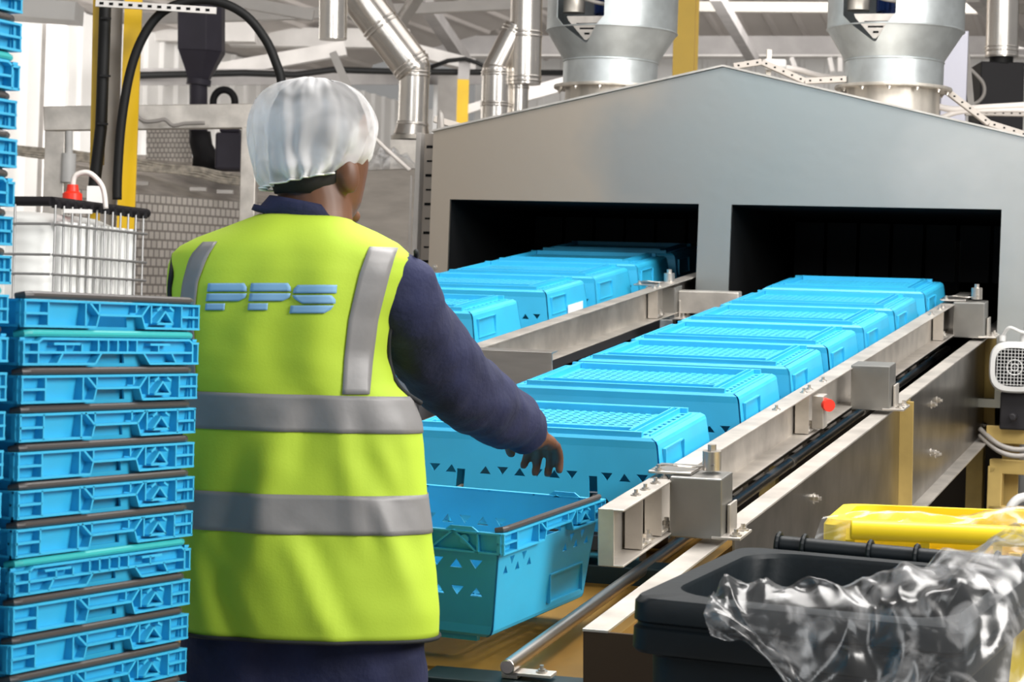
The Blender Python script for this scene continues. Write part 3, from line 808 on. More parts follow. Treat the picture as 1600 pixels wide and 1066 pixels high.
def patch(parent, name, mt, x0f, x1f, y0, y1, nx, ny, off=.003):
    m = MB(); grid = []
    for j in range(ny+1):
        yp = y0+(y1-y0)*j/ny; row = []
        for i in range(nx+1):
            xp = x0f(yp)+(x1f(yp)-x0f(yp))*i/nx
            p = at(xp, yp, PY-.10); row.append(m.bm.verts.new(V((p.x, back(p.x, p.z)-off, p.z))))
        grid.append(row)
    for j in range(ny):
        for i in range(nx): m.bm.faces.new((grid[j][i], grid[j][i+1], grid[j+1][i+1], grid[j+1][i]))
    o = m.build(name, mt, parent, smooth=True, M=MI); o.modifiers.new('solid', 'SOLIDIFY').thickness = .0012
    return o
def tab(rows):
    def f(y):
        if y <= rows[0][0]: return rows[0][1]
        for a, b in zip(rows, rows[1:]):
            if y <= b[0]: return a[1]+(b[1]-a[1])*(y-a[0])/(b[0]-a[0])
        return rows[-1][1]
    return f
patch(man, 'reflective_band', M_band, tab([(385, 577), (430, 562), (500, 546), (560, 539), (616, 536)]), tab([(385, 620), (430, 608), (500, 590), (560, 582), (616, 578)]), 385, 616, 6, 26, .0035)
patch(man, 'reflective_band', M_band, tab([(377, 314), (400, 295), (440, 284), (500, 275), (616, 280)]), tab([(377, 338), (400, 325), (440, 310), (500, 303), (616, 305)]), 377, 616, 5, 26, .0035)
# logo print: P P S, three stripes each
def rows_of(poly, ya, yb, n=7):      # horizontal slices of an x-monotone shape
    return poly
LG = []
def letter_P(x, w):
    s = 2.0
    LG.append([(443, x+3, x+w-3), (449, x+2, x+w+1), (456, x+1, x+w+1)])
    LG.append([(459, x+1, x+w+1), (466, x, x+w-1), (471, x-1, x+w-12)])
    LG.append([(474.5, x-1, x+30), (485, x-2, x+29)])
letter_P(324, 63); letter_P(392, 64)
LG.append([(446, 468, 529), (452, 462, 528.5), (459, 460, 528)])
LG.append([(462, 459, 520), (468, 463, 526), (475, 475, 526)])
LG.append([(478, 457, 524), (484, 456, 520), (490, 455, 510)])
for st in LG:
    patch(man, 'logo_print', M_logo, tab([(r[0], r[1]) for r in st]), tab([(r[0], r[2]) for r in st]), st[0][0], st[-1][0], 10, 4, .0025)['label'] = 'light blue logo stripe'
# armhole binding, hem binding
def onback(x, y, off=.004):
    p = at(x, y, PY-.08); q = V((p.x, back(p.x, p.z)-off, p.z)); return q
trim = smooth_path([at(650, 393, PY-.02)] + [onback(x, y) for x, y in ((647, 400), (640, 425), (630, 455), (614, 490), (605, 525), (604, 560), (613, 592), (630, 614), (655, 632))], 6)
MB().tube(trim, .0045, 8).build('armhole_binding', M_trim, man, smooth=True, M=MI)
trim = smooth_path([at(272, 398, PY-.02)] + [onback(x, y) for x, y in ((266, 425), (263, 455), (266, 500), (272, 550))], 6)
MB().tube(trim, .0045, 8).build('armhole_binding', M_trim, man, smooth=True, M=MI)
MB().tube(vloop(988, .001), .0035, 6, closed=True).build('hem_binding', M_trim, man, smooth=True, M=MI)

# skeleton of the limbs in world metres
def P(x, y, Y): return at(x, y, Y)
R_ARM = [P(620, 455, PY+.01), P(645, 508, PY+.08), P(682, 562, PY+.16), P(720, 606, PY+.25), P(772, 642, PY+.41), P(820, 672, PY+.55)]
L_SH = P(334, 450, PY+.04)
L_ARM = [L_SH, L_SH+V((-.012, .09, -.13)), L_SH+V((-.015, .17, -.24)), L_SH+V((.01, .28, -.29)), L_SH+V((.04, .36, -.31))]
hipz = .93
cx = root.x
LEGS = [[V((cx+s*.095, PY+.01, hipz)), V((cx+s*.11, PY+.02, .72)), V((cx+s*.115, PY+.03, .50)), V((cx+s*.12, PY+.005, .28)), V((cx+s*.125, PY-.02, .10))] for s in (-1, 1)]
def ell(c, a, b, n=28, yaw=0.0):
    out = []
    for k in range(n):
        t = 2*PI*k/n; x, y = a*math.cos(t), b*math.sin(t)
        out.append(V((c[0]+x*math.cos(yaw)-y*math.sin(yaw), c[1]+x*math.sin(yaw)+y*math.cos(yaw), c[2])))
    return out
YAW = -math.radians(36)
HC_ = P(499, 238, PY+.03)
def hloc(x, y, z):       # head-local (right, forward, up) to world
    return HC_ + V((x*math.cos(YAW)-y*math.sin(YAW), x*math.sin(YAW)+y*math.cos(YAW), z))
def ellipsoid(m, c, r, rot=None, u=20, v=14):
    M = Matrix.Translation(c) @ (rot.to_4x4() if rot else ID) @ Matrix.Diagonal((r[0], r[1], r[2], 1))
    bmesh.ops.create_uvsphere(m.bm, u_segments=u, v_segments=v, radius=1, matrix=M)
RY = Matrix.Rotation(YAW, 3, 'Z')
def head(m):
    prof = [(.122, .0, .012), (.115, -.002, .036), (.098, -.003, .056), (.070, -.002, .070), (.035, 0, .0765), (0.0, .002, .0765), (-.03, .006, .073), (-.06, .012, .068), (-.085, .020, .060), (-.105, .030, .047), (-.118, .040, .030), (-.123, .045, .012)]
    rings = []
    for z, cy, w in prof:
        d = w*1.27 if z > -.04 else w*1.2
        c = hloc(0, cy*.7, z)
        rings.append(ell(c, w, d, 28, YAW))
    m.loft(rings)
    ellipsoid(m, hloc(0, .105, -.018), (.013, .022, .026), RY)       # nose
    ellipsoid(m, hloc(0, .094, -.062), (.024, .012, .009), RY)       # lips
    ellipsoid(m, hloc(0, .088, .025), (.05, .014, .010), RY)         # brow
    ellipsoid(m, hloc(0, .085, -.105), (.022, .018, .014), RY)       # chin
    for s in (-1, 1):
        e = hloc(s*.078, -.012, -.040)
        ellipsoid(m, e, (.012, .020, .034), RY @ Matrix.Rotation(-s*.35, 3, 'Z') @ Matrix.Rotation(.15, 3, 'X'))
def hand(m, wrist, palm_dir, side, up, curl):
    d = V(palm_dir).normalized(); u = V(up); u = (u-u.dot(d)*d).normalized(); r = d.cross(u)*side
    c = wrist + d*.055
    rot = Matrix((r, d, u)).transposed()
    ellipsoid(m, c, (.043, .054, .018), rot)
    m.tube([wrist-d*.03, wrist, wrist+d*.03], [.030, .028, .032], 14)
    for k, (o, L) in enumerate(((-.030, .070), (-.010, .080), (.011, .074), (.031, .058))):
        p = wrist + d*.095 + r*o; pts = [p-d*.02]; a = .10
        seg = (L*.45, L*.32, L*.23)
        cur = p
        pts.append(cur)
        for sgm in seg:
            a += curl
            cur = cur + (d*math.cos(a) - u*math.sin(a))*sgm + r*o*.12*sgm/.03
            pts.append(cur)
        m.tube(smooth_path(pts, 3), .0088, 10)
        ellipsoid(m, pts[-1], (.0088,)*3, None, 10, 8)
    t0 = wrist + d*.03 - r*.032
    pts = [t0, t0 - r*.022 + d*.026 - u*.008, t0 - r*.030 + d*.052 - u*.022, t0 - r*.026 + d*.070 - u*.036]
    m.tube(smooth_path(pts, 3), [.0125]*4+[.011]*6, 10)
    ellipsoid(m, pts[-1], (.0105,)*3, None, 10, 8)
def remesh(o, vox, smooth_it=6):
    r = o.modifiers.new('remesh', 'REMESH'); r.mode = 'VOXEL'; r.voxel_size = vox; r.use_smooth_shade = True
    s = o.modifiers.new('smooth', 'SMOOTH'); s.factor = .5; s.iterations = smooth_it
    return o
m = MB(); head(m)
nb = P(492, 372, PY+.005)
m.tube([hloc(0, -.022, -.05), P(494, 325, PY+.012), nb, nb+V((0, 0, -.06))], [.060, .061, .068, .08], 22)
m.loft([ell((cx+dx, PY+dy, z), a, b, 30) for z, a, b, dx, dy in ((1.60, .06, .05, 0, 0), (1.55, .11, .07, -.02, 0), (1.47, .125, .085, -.02, 0), (1.30, .115, .085, -.01, .01), (1.15, .125, .09, 0, .01), (1.0, .155, .105, 0, .01), (.88, .15, .10, 0, .01))])
for A in (R_ARM, L_ARM): m.tube(smooth_path(A, 4), [.044-.012*i/(4*(len(A)-1)) for i in range(4*(len(A)-1)+1)], 16)
for Lg in LEGS: m.tube(smooth_path(Lg, 4), [.082-.045*i/16 for i in range(17)], 18)
for Lg in LEGS: ellipsoid(m, Lg[-1]+V((0, .075, -.055)), (.045, .13, .045))
wr = R_ARM[-1]; hd = (P(868, 706, PY+.76)-wr)
hand(m, wr+hd.normalized()*.032, hd, 1, (.15, -.2, 1), .42)
lw = L_ARM[-1]; hand(m, lw, V((.05, .25, -.03)), -1, (0, 0, 1), .5)
body = remesh(m.build('body', M_skin, man, smooth=True, M=MI), .0048, 3)
# hair, eyes
m = MB(); rings = []
for z, cy, w in [(.126, 0, .014), (.119, -.004, .040), (.10, -.006, .060), (.070, -.006, .073), (.035, -.006, .079), (0.0, -.006, .0775), (-.03, -.010, .0715), (-.055, -.018, .064), (-.075, -.026, .052)]:
    rings.append(ell(hloc(0, cy-.006 if z < .06 else cy, z), w, w*(1.24 if z > .05 else 1.08), 28, YAW))
m.loft(rings); m.build('hair', M_hair, man, smooth=True, M=MI)
for s in (-1, 1):
    m = MB(); ellipsoid(m, hloc(s*.031, .084, .004), (.0125,)*3); m.build('eye', M_eye, man, smooth=True, M=MI)
# overalls: trunk, sleeves, trousers, collar
m = MB()
tr = []
for y in (368, 380, 392, 405, 430, 470, 520, 580, 640, 700, 780, 860, 930, 985):
    xc, a, z, db, df, e = vring(y)
    if 430 < y < 600: pass
    tr.append(ell((xc, PY, z), max(.05, a-(.022 if 420 < y < 610 else .045)), min(db, df)-.042, 36))
zb_ = tr[-1][0].z; a = vring(985)[1]
tr.append(ell((cx, PY+.01, zb_-.05), a-.03, .105, 36)); tr.append(ell((cx, PY+.01, zb_-.12), a-.035, .10, 36)); tr.append(ell((cx, PY+.01, zb_-.18), .17, .10, 36))
m.loft(tr)
n = 4*(len(R_ARM)-1)
def rr(i, n, tabr):
    t = i/n*(len(tabr)-1); k = min(int(t), len(tabr)-2); return tabr[k]+(tabr[k+1]-tabr[k])*(t-k)
ra = smooth_path(R_ARM, 4); ra = [P(596, 432, PY+.0)] + ra
m.tube(ra, [.066] + [rr(i, n, (.071, .073, .073, .071, .064, .050)) for i in range(n+1)], 24)
n2 = 4*(len(L_ARM)-1); la = smooth_path(L_ARM, 4)
m.tube(la, [rr(i, n2, (.076, .076, .070, .062, .05)) for i in range(n2+1)], 24)
for Lg in LEGS:
    m.tube(smooth_path([Lg[0]+V((0, 0, .08))]+Lg, 4), [rr(i, 20, (.105, .112, .108, .098, .088, .085)) for i in range(21)], 26)
ov = m.build('overalls', M_navy, man, smooth=True, M=MI)
remesh(ov, .0085, 5)
tx = bpy.data.textures.new('cloth_folds', 'CLOUDS'); tx.noise_scale = .085; tx.noise_depth = 1
dm = ov.modifiers.new('folds', 'DISPLACE'); dm.texture = tx; dm.strength = .022; dm.mid_level = .5; dm.texture_coords = 'LOCAL'
# collar
m = MB(); rings = []
for y, xl, xr, fy in ((352, 392, 556, .55), (343, 396, 553, .60), (333, 406, 547, .74), (322, 416, 535, .88), (316, 421, 530, .92)):
    a, b = at(xl, y, PY), at(xr, y, PY); w = (b.x-a.x)/2
    rings.append([V((p.x, p.y, p.z + .020*(p.x-(a.x+b.x)/2)/w*-1.0*(.5 if y < 340 else 1.2))) for p in ell(((a.x+b.x)/2, PY-.002, (a.z+b.z)/2), w, w*fy, 40)])
m.loft(rings, caps=False); c = m.build('collar', M_navy, man, smooth=True, M=MI); c.modifiers.new('solid', 'SOLIDIFY').thickness = .006
for s, Lg in zip(('left', 'right'), LEGS):
    m = MB(); e = Lg[-1]
    ellipsoid(m, e+V((0, .075, -.055)), (.052, .145, .045)); ellipsoid(m, e+V((0, 0, -.03)), (.05, .06, .06))
    b_ = m.build('boot', M_black, man, smooth=True, M=MI)
# hairnet
NT = [(121, 470, 512), (124, 445, 532), (130, 424, 550), (141, 406, 566), (156, 394, 581), (176, 385, 590), (198, 380, 592), (220, 380, 588), (240, 384, 580), (256, 390, 574), (266, 397, 568), (274, 404, 560), (280, 410, 552)]
m = MB(); rings = []; n = 112
for j, (y, xl, xr) in enumerate(NT):
    a, b = at(xl, y, PY), at(xr, y, PY); w = (b.x-a.x)/2; c = V(((a.x+b.x)/2, PY+.036, (a.z+b.z)/2)); dpt = max(w*1.06, .121*min(1, .45+j*.13) if j < 11 else .114); f = j/(len(NT)-1)
    ring = []
    for k in range(n):
        t = 2*PI*k/n; ct, st = math.cos(t), math.sin(t)
        pl = math.sin(t*19+3*noise.noise(V((ct*2, st*2, f*2))))*.0045*max(0, f-.25)*2
        big = noise.noise(V((ct*2.2+f*1.5, st*2.2, f*3+.4*ct)))*.010
        fine = abs(noise.noise(V((ct*4+f*3, st*4+f*2, f*5-2*ct))))*.020*(1-f*.3)
        q = 1 + (pl+big-fine)/max(w, .03)
        dz = -.0 + (.016*ct if f > .8 else .016*ct*max(0, (f-.4)/.4))
        ring.append(V((c.x+w*q*ct, c.y+dpt*q*st, c.z+dz)))
    rings.append(ring)
m.loft(rings, caps=False); m.bm.faces.new([v for v in m.bm.verts[:n]] if False else [m.bm.verts[:][k] for k in range(n)])
net = m.build('hairnet', M_net, man, smooth=True, M=MI)
sb = net.modifiers.new('sub', 'SUBSURF'); sb.levels = 1; sb.render_levels = 1
net['label'] = 'white sheer elasticated hairnet'
MB().tube([p + V((0, 0, -.002)) for p in rings[-1]], .0018, 6, closed=True).build('elastic_edge', M_white, man, smooth=True, M=MI)

# ------------------------------------------------------------------ bins
def rrect(w, d, r, z, n=6, cx=0, cy=0):
    out = []
    for sx, sy, a0 in ((1, 1, 0), (-1, 1, PI/2), (-1, -1, PI), (1, -1, 1.5*PI)):
        for k in range(n+1):
            a = a0+PI/2*k/n; out.append(V((cx+sx*(w/2-r)+r*math.cos(a), cy+sy*(d/2-r)+r*math.sin(a), z)))
    return out
def bin_(M, label, mt, w, d, h, handle_y, slope):
    b = thing('wheelie_bin', label, 'bin', M)
    def Z(y): return slope*(y/d+.5)
    def sh(ring): return [V((p.x, p.y, p.z+Z(p.y))) for p in ring]
    m = MB()
    rings = [rrect(w*.78, d*.72, .05, .06), rrect(w*.93, d*.90, .05, h-.09), rrect(w*.95, d*.92, .05, h-.085)]
    rings = [rings[0], sh(rings[1]), sh(rings[2])]
    inner = [sh(rrect(w*.91, d*.88, .05, h-.085)), rrect(w*.75, d*.69, .05, .08)]
    m.loft(rings, caps=False); m.loft(inner, caps=False)
    m.bm.faces.new([m.bm.verts.new(p) for p in rrect(w*.78, d*.72, .05, .06)]); m.bm.faces.new([m.bm.verts.new(p) for p in rrect(w*.75, d*.69, .05, .08)])
    m.build('tub', mt, b, smooth=SM)
    m = MB()
    prof = [rrect(w*.94, d*.91, .045, h-.082), rrect(w*.985, d*.985, .035, h-.080), rrect(w, d, .032, h-.074), rrect(w, d, .032, h-.045), rrect(w*.985, d*.98, .032, h-.041), rrect(w*.985, d*.98, .032, h-.037), rrect(w, d, .032, h-.033), rrect(w, d, .032, h-.007), rrect(w*.985, d*.985, .04, h),
            rrect(w*.86, d*.84, .085, h-.001, cy=.016), rrect(w*.85, d*.83, .09, h-.008, cy=.016), rrect(w*.85, d*.83, .09, h-.10, cy=.016)]
    m.loft([sh(r) for r in prof], caps=False)
    m.build('rim', mt, b, smooth=SM)
    yh = d/2+.055; zh = h+slope-.010+handle_y
    m = MB(); m.cyl((-w*.40, yh, zh), (w*.44, yh, zh), .0175, n=16); hd = m.build('handle', mt, b, smooth=SM)
    for x in (-w*.40, -w*.31, -w*.08, w*.08, w*.35, w*.44):
        m = MB(); m.tube([V((x, yh+.021*math.cos(a), zh+.021*math.sin(a))) for a in [2*PI*k/16 for k in range(16)]], .004, 6, closed=True)
        m.bar((x, d/2-.005, h+slope-.05), (x, yh, zh-.012), .008, .025)
        m.build('hinge_lug', mt, hd)
    for s in (-1, 1):
        m = MB(); m.cyl((s*w*.36, d*.30, .10), (s*w*.46, d*.30, .10), .10, n=28); m.build('wheel', M_black, b, smooth=SM, bevel=.006)
    for s in (-1, 1):
        MB().box((s*w*.25, -d*.28, .03), (.06, .05, .06)).build('foot', mt, b, bevel=.004)
    return b
W, D = .485, .56
bang = math.radians(-22)
bo = at(951, 930, 3.46)
BH = 1.085
BM_ = T(bo.x, bo.y, 0) @ RZ(bang) @ Matrix.Rotation(.030, 4, 'Y') @ T(W/2, D/2, bo.z-BH)
bin_(BM_, 'black wheelie bin in front of the conveyor with clear plastic liner hanging over its rim', M_bin, W, D, BH, .010, .035)
yo = at(1284, 800, 4.42)
YM_ = T(yo.x, yo.y, 0) @ RZ(math.radians(-12)) @ T(.29, .27, yo.z-1.115)
def yellow():
    b = thing('wheelie_bin', 'yellow wheelie bin standing behind the black one, its back handle towards us', 'bin', YM_)
    w, d, h = .58, .50, 1.10
    m = MB(); m.loft([rrect(w*.80, d*.75, .05, .06), rrect(w*.94, d*.92, .05, h-.13), rrect(w*.94, d*.92, .05, h-.02), rrect(w*.90, d*.88, .05, h-.02), rrect(w*.77, d*.7, .05, .09)], caps=False)
    m.bm.faces.new([m.bm.verts.new(p) for p in rrect(w*.80, d*.75, .05, .06)]); m.bm.faces.new([m.bm.verts.new(p) for p in rrect(w*.77, d*.70, .05, .09)])
    m.build('tub', M_biny, b, smooth=SM)
    m = MB(); m.loft([rrect(w*.93, d*.91, .05, h-.085), rrect(w, d, .04, h-.083), rrect(w, d, .04, h-.01), rrect(w*.98, d*.98, .05, h), rrect(w*.88, d*.86, .06, h), rrect(w*.88, d*.86, .06, h-.05)], caps=False)
    m.build('rim', M_biny, b, smooth=SM)
    m = MB()
    for x in (-.20, -.07, .06, .19): m.box((x, -d/2-.012, h-.11), (.024, .03, .13))
    m.box((0, -d/2-.002, h-.175), (w*.86, .02, .012)); m.build('rib', M_biny, b, bevel=.004)
    m = MB(); m.cyl((-.235, -d/2-.045, h-.014), (.26, -d/2-.045, h-.014), .0185, n=18); hd = m.build('handle', M_biny, b, smooth=SM, bevel=.004)
    for x in (-.235, -.10, .03, .16): MB().bar((x, -d/2+.0, h-.06), (x, -d/2-.045, h-.022), .016, .026).build('lug', M_biny, hd)
    for s in (-1, 1):
        MB().cyl((s*w*.36, -d*.36, .10), (s*w*.46, -d*.36, .10), .10, n=28).build('wheel', M_black, b, smooth=SM, bevel=.006)
        MB().box((s*w*.25, d*.28, .03), (.06, .05, .06)).build('foot', M_biny, b, bevel=.004)
    MB().cyl((.06, -d/2-.001, h-.012), (.06, -d/2-.004, h-.012), .007, n=12).build('red_spot', M_red, b)
yellow()

# crumpled clear film draped over a rim: rows run from inside the bin over the edge and down outside
def film(name, label, M, rows, seed, amp, nu=110, nv=44, thick=.0006, folds=1.0):
    rnd = seed*13.7; ctrl = [[V(p) for p in r] for r in rows]
    def cat(P, t):
        n = len(P)-1; i = min(int(t*n), n-1); f = t*n-i
        p0, p1, p2, p3 = P[max(i-1, 0)], P[i], P[i+1], P[min(i+2, n)]
        return .5*((2*p1)+(p2-p0)*f+(2*p0-5*p1+4*p2-p3)*f*f+(3*p1-p0-3*p2+p3)*f**3)
    m = MB(); g = []
    for i in range(nu+1):
        u = i/nu; P = [cat([r[k] for r in ctrl], u) for k in range(len(ctrl[0]))]; row = []
        for j in range(nv+1):
            v = j/nv; p = cat(P, v)
            q = V((u*5.2, v*2.8, rnd))
            def ridge(q, s): return 1-abs(noise.noise(q*s))*2
            a = ridge(q + V((v*1.5, u*.8, 0)), .9)*.6 + ridge(q + V((0, -u*1.7, 5)), 1.9)*.35 + ridge(q, 4.1)*.14 - .5
            b = noise.noise(q*1.1 + V((9, 3, 1)))
            c = ridge(q*V((1, .5, 1)) + V((4, 4, 2)), 1.6)-.4
            row.append(m.bm.verts.new(p + V((b*.7, -abs(a)*.9-.1*c, a*.9+c*.3))*amp))
        g.append(row)
    for i in range(nu):
        for j in range(nv): m.bm.faces.new((g[i][j], g[i+1][j], g[i+1][j+1], g[i][j+1]))
    t = thing('plastic_liner', label, 'bin liner', M)
    return m.build('film', M_film, t, smooth=True)
hw, hd_ = W/2, D/2
zr = BH
def R(x, y, z): return V((x, y, zr+z))
film('liner', 'crumpled clear plastic liner hanging over the front and right rim of the black bin', BM_, [
    [R(-.175, -.10, -.03), R(-.15, -.19, .010), R(-.13, -.265, .012), R(-.11, -.31, -.01), R(-.10, -.315, -.03)],
    [R(-.13, -.10, -.06), R(-.10, -.20, .025), R(-.07, -.275, .018), R(-.03, -.325, -.05), R(.0, -.33, -.075)],
    [R(-.05, -.05, -.10), R(-.02, -.18, .020), R(.02, -.275, .018), R(.05, -.33, -.09), R(.06, -.335, -.13)],
    [R(.03, -.05, -.10), R(.06, -.17, .025), R(.11, -.28, .020), R(.13, -.34, -.12), R(.13, -.345, -.17)],
    [R(.08, -.02, -.06), R(.13, -.15, .06), R(.20, -.27, .035), R(.22, -.345, -.10), R(.21, -.355, -.185)],
    [R(.11, .05, -.03), R(.19, -.05, .085), R(.27, -.22, .05), R(.315, -.28, -.08), R(.30, -.30, -.18)],
    [R(.12, .13, -.02), R(.20, .08, .10), R(.28, .0, .09), R(.35, -.08, -.02), R(.35, -.12, -.13)],
    [R(.12, .19, -.02), R(.18, .20, .085), R(.25, .20, .10), R(.33, .16, .04), R(.36, .12, -.06)],
], 2, .030, 150, 70)
film('liner2', 'thin clear plastic liner folded over the rim of the yellow bin', YM_ , [
    [V((-.24, -.20, 1.06)), V((-.285, -.235, 1.105)), V((-.30, -.262, 1.06)), V((-.30, -.265, 1.02))],
    [V((-.15, -.18, 1.05)), V((-.17, -.235, 1.118)), V((-.18, -.262, 1.095)), V((-.18, -.268, 1.06))],
    [V((-.04, -.18, 1.05)), V((-.04, -.23, 1.112)), V((-.04, -.262, 1.10)), V((-.04, -.268, 1.08))],
    [V((.06, -.18, 1.05)), V((.06, -.22, 1.135)), V((.06, -.260, 1.105)), V((.06, -.268, 1.085))],
    [V((.15, -.18, 1.05)), V((.15, -.23, 1.115)), V((.15, -.262, 1.10)), V((.15, -.268, 1.08))],
    [V((.28, -.18, 1.05)), V((.28, -.23, 1.112)), V((.28, -.262, 1.10)), V((.28, -.268, 1.075))],
], 5, .010, 90, 20)

# ------------------------------------------------------------------ building shell
m = MB(); m.quad((-14, -6, 0), (16, -6, 0), (16, 38, 0), (-14, 38, 0)); m.build('floor', M_floor, None)['kind'] = 'structure'
uh = V((1288, 3740, 0)).normalized(); xh = V((uh.y, -uh.x, 0))
corner = at(742, 150, 30.0); corner.z = 0
def cladding(name, o, d, L, H, pitch=.30, depth=.035, mt=M_white, z0=0):
    d = V(d); nrm = V((d.y, -d.x, 0))
    m = MB(); n = int(L/pitch); bot, top = [], []
    for k in range(n):
        s = k*pitch
        for ds, dp in ((0, 0), (pitch*.74, 0), (pitch*.80, depth), (pitch*.94, depth)):
            p = o + d*(s+ds) + nrm*dp; bot.append(m.bm.verts.new(p+V((0, 0, z0)))); top.append(m.bm.verts.new(p+V((0, 0, H))))
    for a, b, c, e in zip(bot, bot[1:], top[1:], top): m.bm.faces.new((a, b, c, e))
    o_ = m.build(name, mt, None); o_['kind'] = 'structure'; return o_
M_clad = mat('cladding', (.76, .74, .71), .5, 0, .06, 2)
cladding('wall_left', corner - uh*27, uh, 27.0, 4.15, mt=M_clad)
cladding('wall_back', corner, xh, 21.0, 6.6, mt=M_clad)
# roof sheeting falling to the far eave at 14 degrees, ribs along the fall
eave = at(1150, 57, 27.5)
fall = (uh*math.cos(.25) - V((0, 0, math.sin(.25))))*1.0
m = MB(); lo, hi = [], []
nrm = xh.cross(-fall)
for k in range(80):
    s = -13+k*.33
    for ds, dp in ((0, 0), (.24, 0), (.265, .03), (.305, .03)):
        p = eave + xh*(s+ds) - V((0, 0, dp)); lo.append(m.bm.verts.new(p + fall*.6)); hi.append(m.bm.verts.new(p - fall*26))
for a, b, c, e in zip(lo, lo[1:], hi[1:], hi): m.bm.faces.new((a, b, c, e))
M_roof = mat('roof_sheet', (.47, .43, .40), .55, 0, .08, 1.5)
m.build('ceiling', M_roof, None)['kind'] = 'structure'

m = MB(); a_, b_ = [], []
for k in range(40):
    for ds, dp in ((0, 0), (.27, 0), (.29, .025), (.32, .025)):
        d = k*.34+ds
        if d > 3.4: continue
        q = corner + xh*(d*math.cos(.25)-.1) + V((0, 0, 4.14+d*math.sin(.25)-dp)); a_.append(m.bm.verts.new(q - uh*4.7)); b_.append(m.bm.verts.new(q - uh*22))
for a, b, c, e in zip(a_, a_[1:], b_[1:], b_): m.bm.faces.new((a, b, c, e))
m.build('ceiling_left', M_roof, None)['kind'] = 'structure'

def beam(name, label, cat, pts, w, h, mt, up=(0, 0, 1), group=None):
    m = MB(); m.bar(pts[0], pts[1], w, h, up); o = m.build(name, mt, None); return tag(o, label, cat, group)
# eave girder across the far bay: deep web plus bright lower flange, then a lower dark tie
def A(x, y, Y): return at(x, y, Y)
ev = thing('eave_girder', 'long grey eave girder running across the far end under the roof', 'girder', ID)
p, q = A(548, 72, 26), A(1640, 73, 26)
m = MB(); m.bar(p, q, .15, .21); m.build('web', M_beam, ev)
m = MB(); m.bar(A(548, 88, 25.95), A(1640, 89, 25.95), .25, .02); m.build('flange', M_truss, ev)
tie = beam('tie_beam', 'grey horizontal tie beam with black cable along it below the eave girder', 'beam', (A(205, 120, 20.4), A(880, 122, 26.5)), .12, .14, M_beam)
m = MB(); m.tube([A(x, y, 20.2+(x-205)*.0055) for x, y in ((205, 118), (380, 114), (460, 117), (520, 109), (620, 112), (760, 113), (900, 114))], .03, 8)
tag(m.build('black_cable', M_black, None, smooth=True), 'black cable strung along the grey tie beam', 'cable')
for i, (a, b, w, lab) in enumerate([
    ((360, 58, 23), (640, 62, 23), .18, 'white horizontal roof strut behind the slanting duct'),
    ((205, 48, 22), (400, 50, 22), .20, 'white roof strut behind the black hose arch'),
    ((395, 25, 17), (1000, -2, 17), .075, 'thin pale tie rod crossing above the slanting duct'),
    ((300, -10, 15), (490, 24, 15), .07, 'white diagonal brace at the top beside the black hose'),
    ((215, 30, 16), (470, 22, 16), .07, 'thin white strut above the dark hopper'),
    ((1090, 11, 22), (1620, 14, 22), .09, 'pale purlin running under the roof behind the right fan'),
    ((655, -8, 22), (735, 110, 25), .12, 'grey rafter brace sloping down to the small yellow post'),
    ((1118, -8, 20), (1178, 95, 24), .10, 'grey rafter brace sloping down right of the yellow column'),
    ((590, -20, 16), (625, 55, 17), .07, 'pale lilac brace left of the roof rafter'),
    ((655, -10, 16), (610, 60, 17), .07, 'pale lilac brace crossing its neighbour above the slanting duct'),
    ((300, 118, 22), (540, 76, 22), .13, 'pale rising strut behind the worker\'s hairnet'),
    ((520, 82, 14), (545, 140, 14), .045, 'thin lilac rod hanging above the hairnet'),
    ((640, 78, 23), (735, 102, 24), .12, 'white brace reaching to the head of the small yellow post'),
    ((822, 148, 20), (905, 125, 20), .11, 'white bracket arm left of the left fan flange'),
    ((1520, -8, 20), (1600, 66, 22), .12, 'white diagonal brace behind the chimney pipe at right')]):
    beam('roof_strut', lab, 'strut', (A(*a), A(*b)), w, w, M_beam if i in (6, 7) else M_purlin if i == 5 else M_truss, group='roof struts and braces')
for k, x in enumerate((1244, 1300, 1312)):
    beam('hanger_strut', 'short pale V-strut under the eave girder, %s left of the right fan' % ('farther', 'nearer', 'nearest')[k], 'strut', (A(x-8+4*k, 90, 25.5), A(x, 112, 25.5)), .05, .05, M_truss, group='short struts under the girder')
# wall rails on the left wall
for (a, b, lab) in [((20, 66, 20.5), (150, 86, 22), 'grey wall rail high on the left wall behind the yellow column'), ((205, 93, 22.5), (300, 118, 24), 'grey wall rail on the left wall beside the dark hopper'), ((310, 124, 24), (400, 140, 25), 'grey wall rail on the left wall behind the hairnet'),
                    ((560, 160, 27), (628, 176, 28), 'dark wall rail between hairnet and vertical duct'), ((20, 214, 20.5), (70, 218, 21), 'grey sill rail low on the bright left wall')]:
    beam('wall_rail', lab, 'rail', (A(*a), A(*b)), .10, .14, M_beam, group='rails on the left wall')
col = beam('wall_column', 'pale steel column against the left wall behind the guard frame', 'column', (V((*A(88, 40, 19).xy, 0)), A(92, 30, 19)), .16, .16, M_truss)
beam('white_box_beam', 'white box beam end at the top left corner', 'beam', (A(-20, 12, 15), A(124, 22, 15)), .3, .115, M_white)
beam('down_pipe', 'thin grey down pipe left of the wall column', 'pipe', (V((*A(66, 100, 19.3).xy, 0)), A(73, 38, 19.3)), .06, .06, M_greyp)
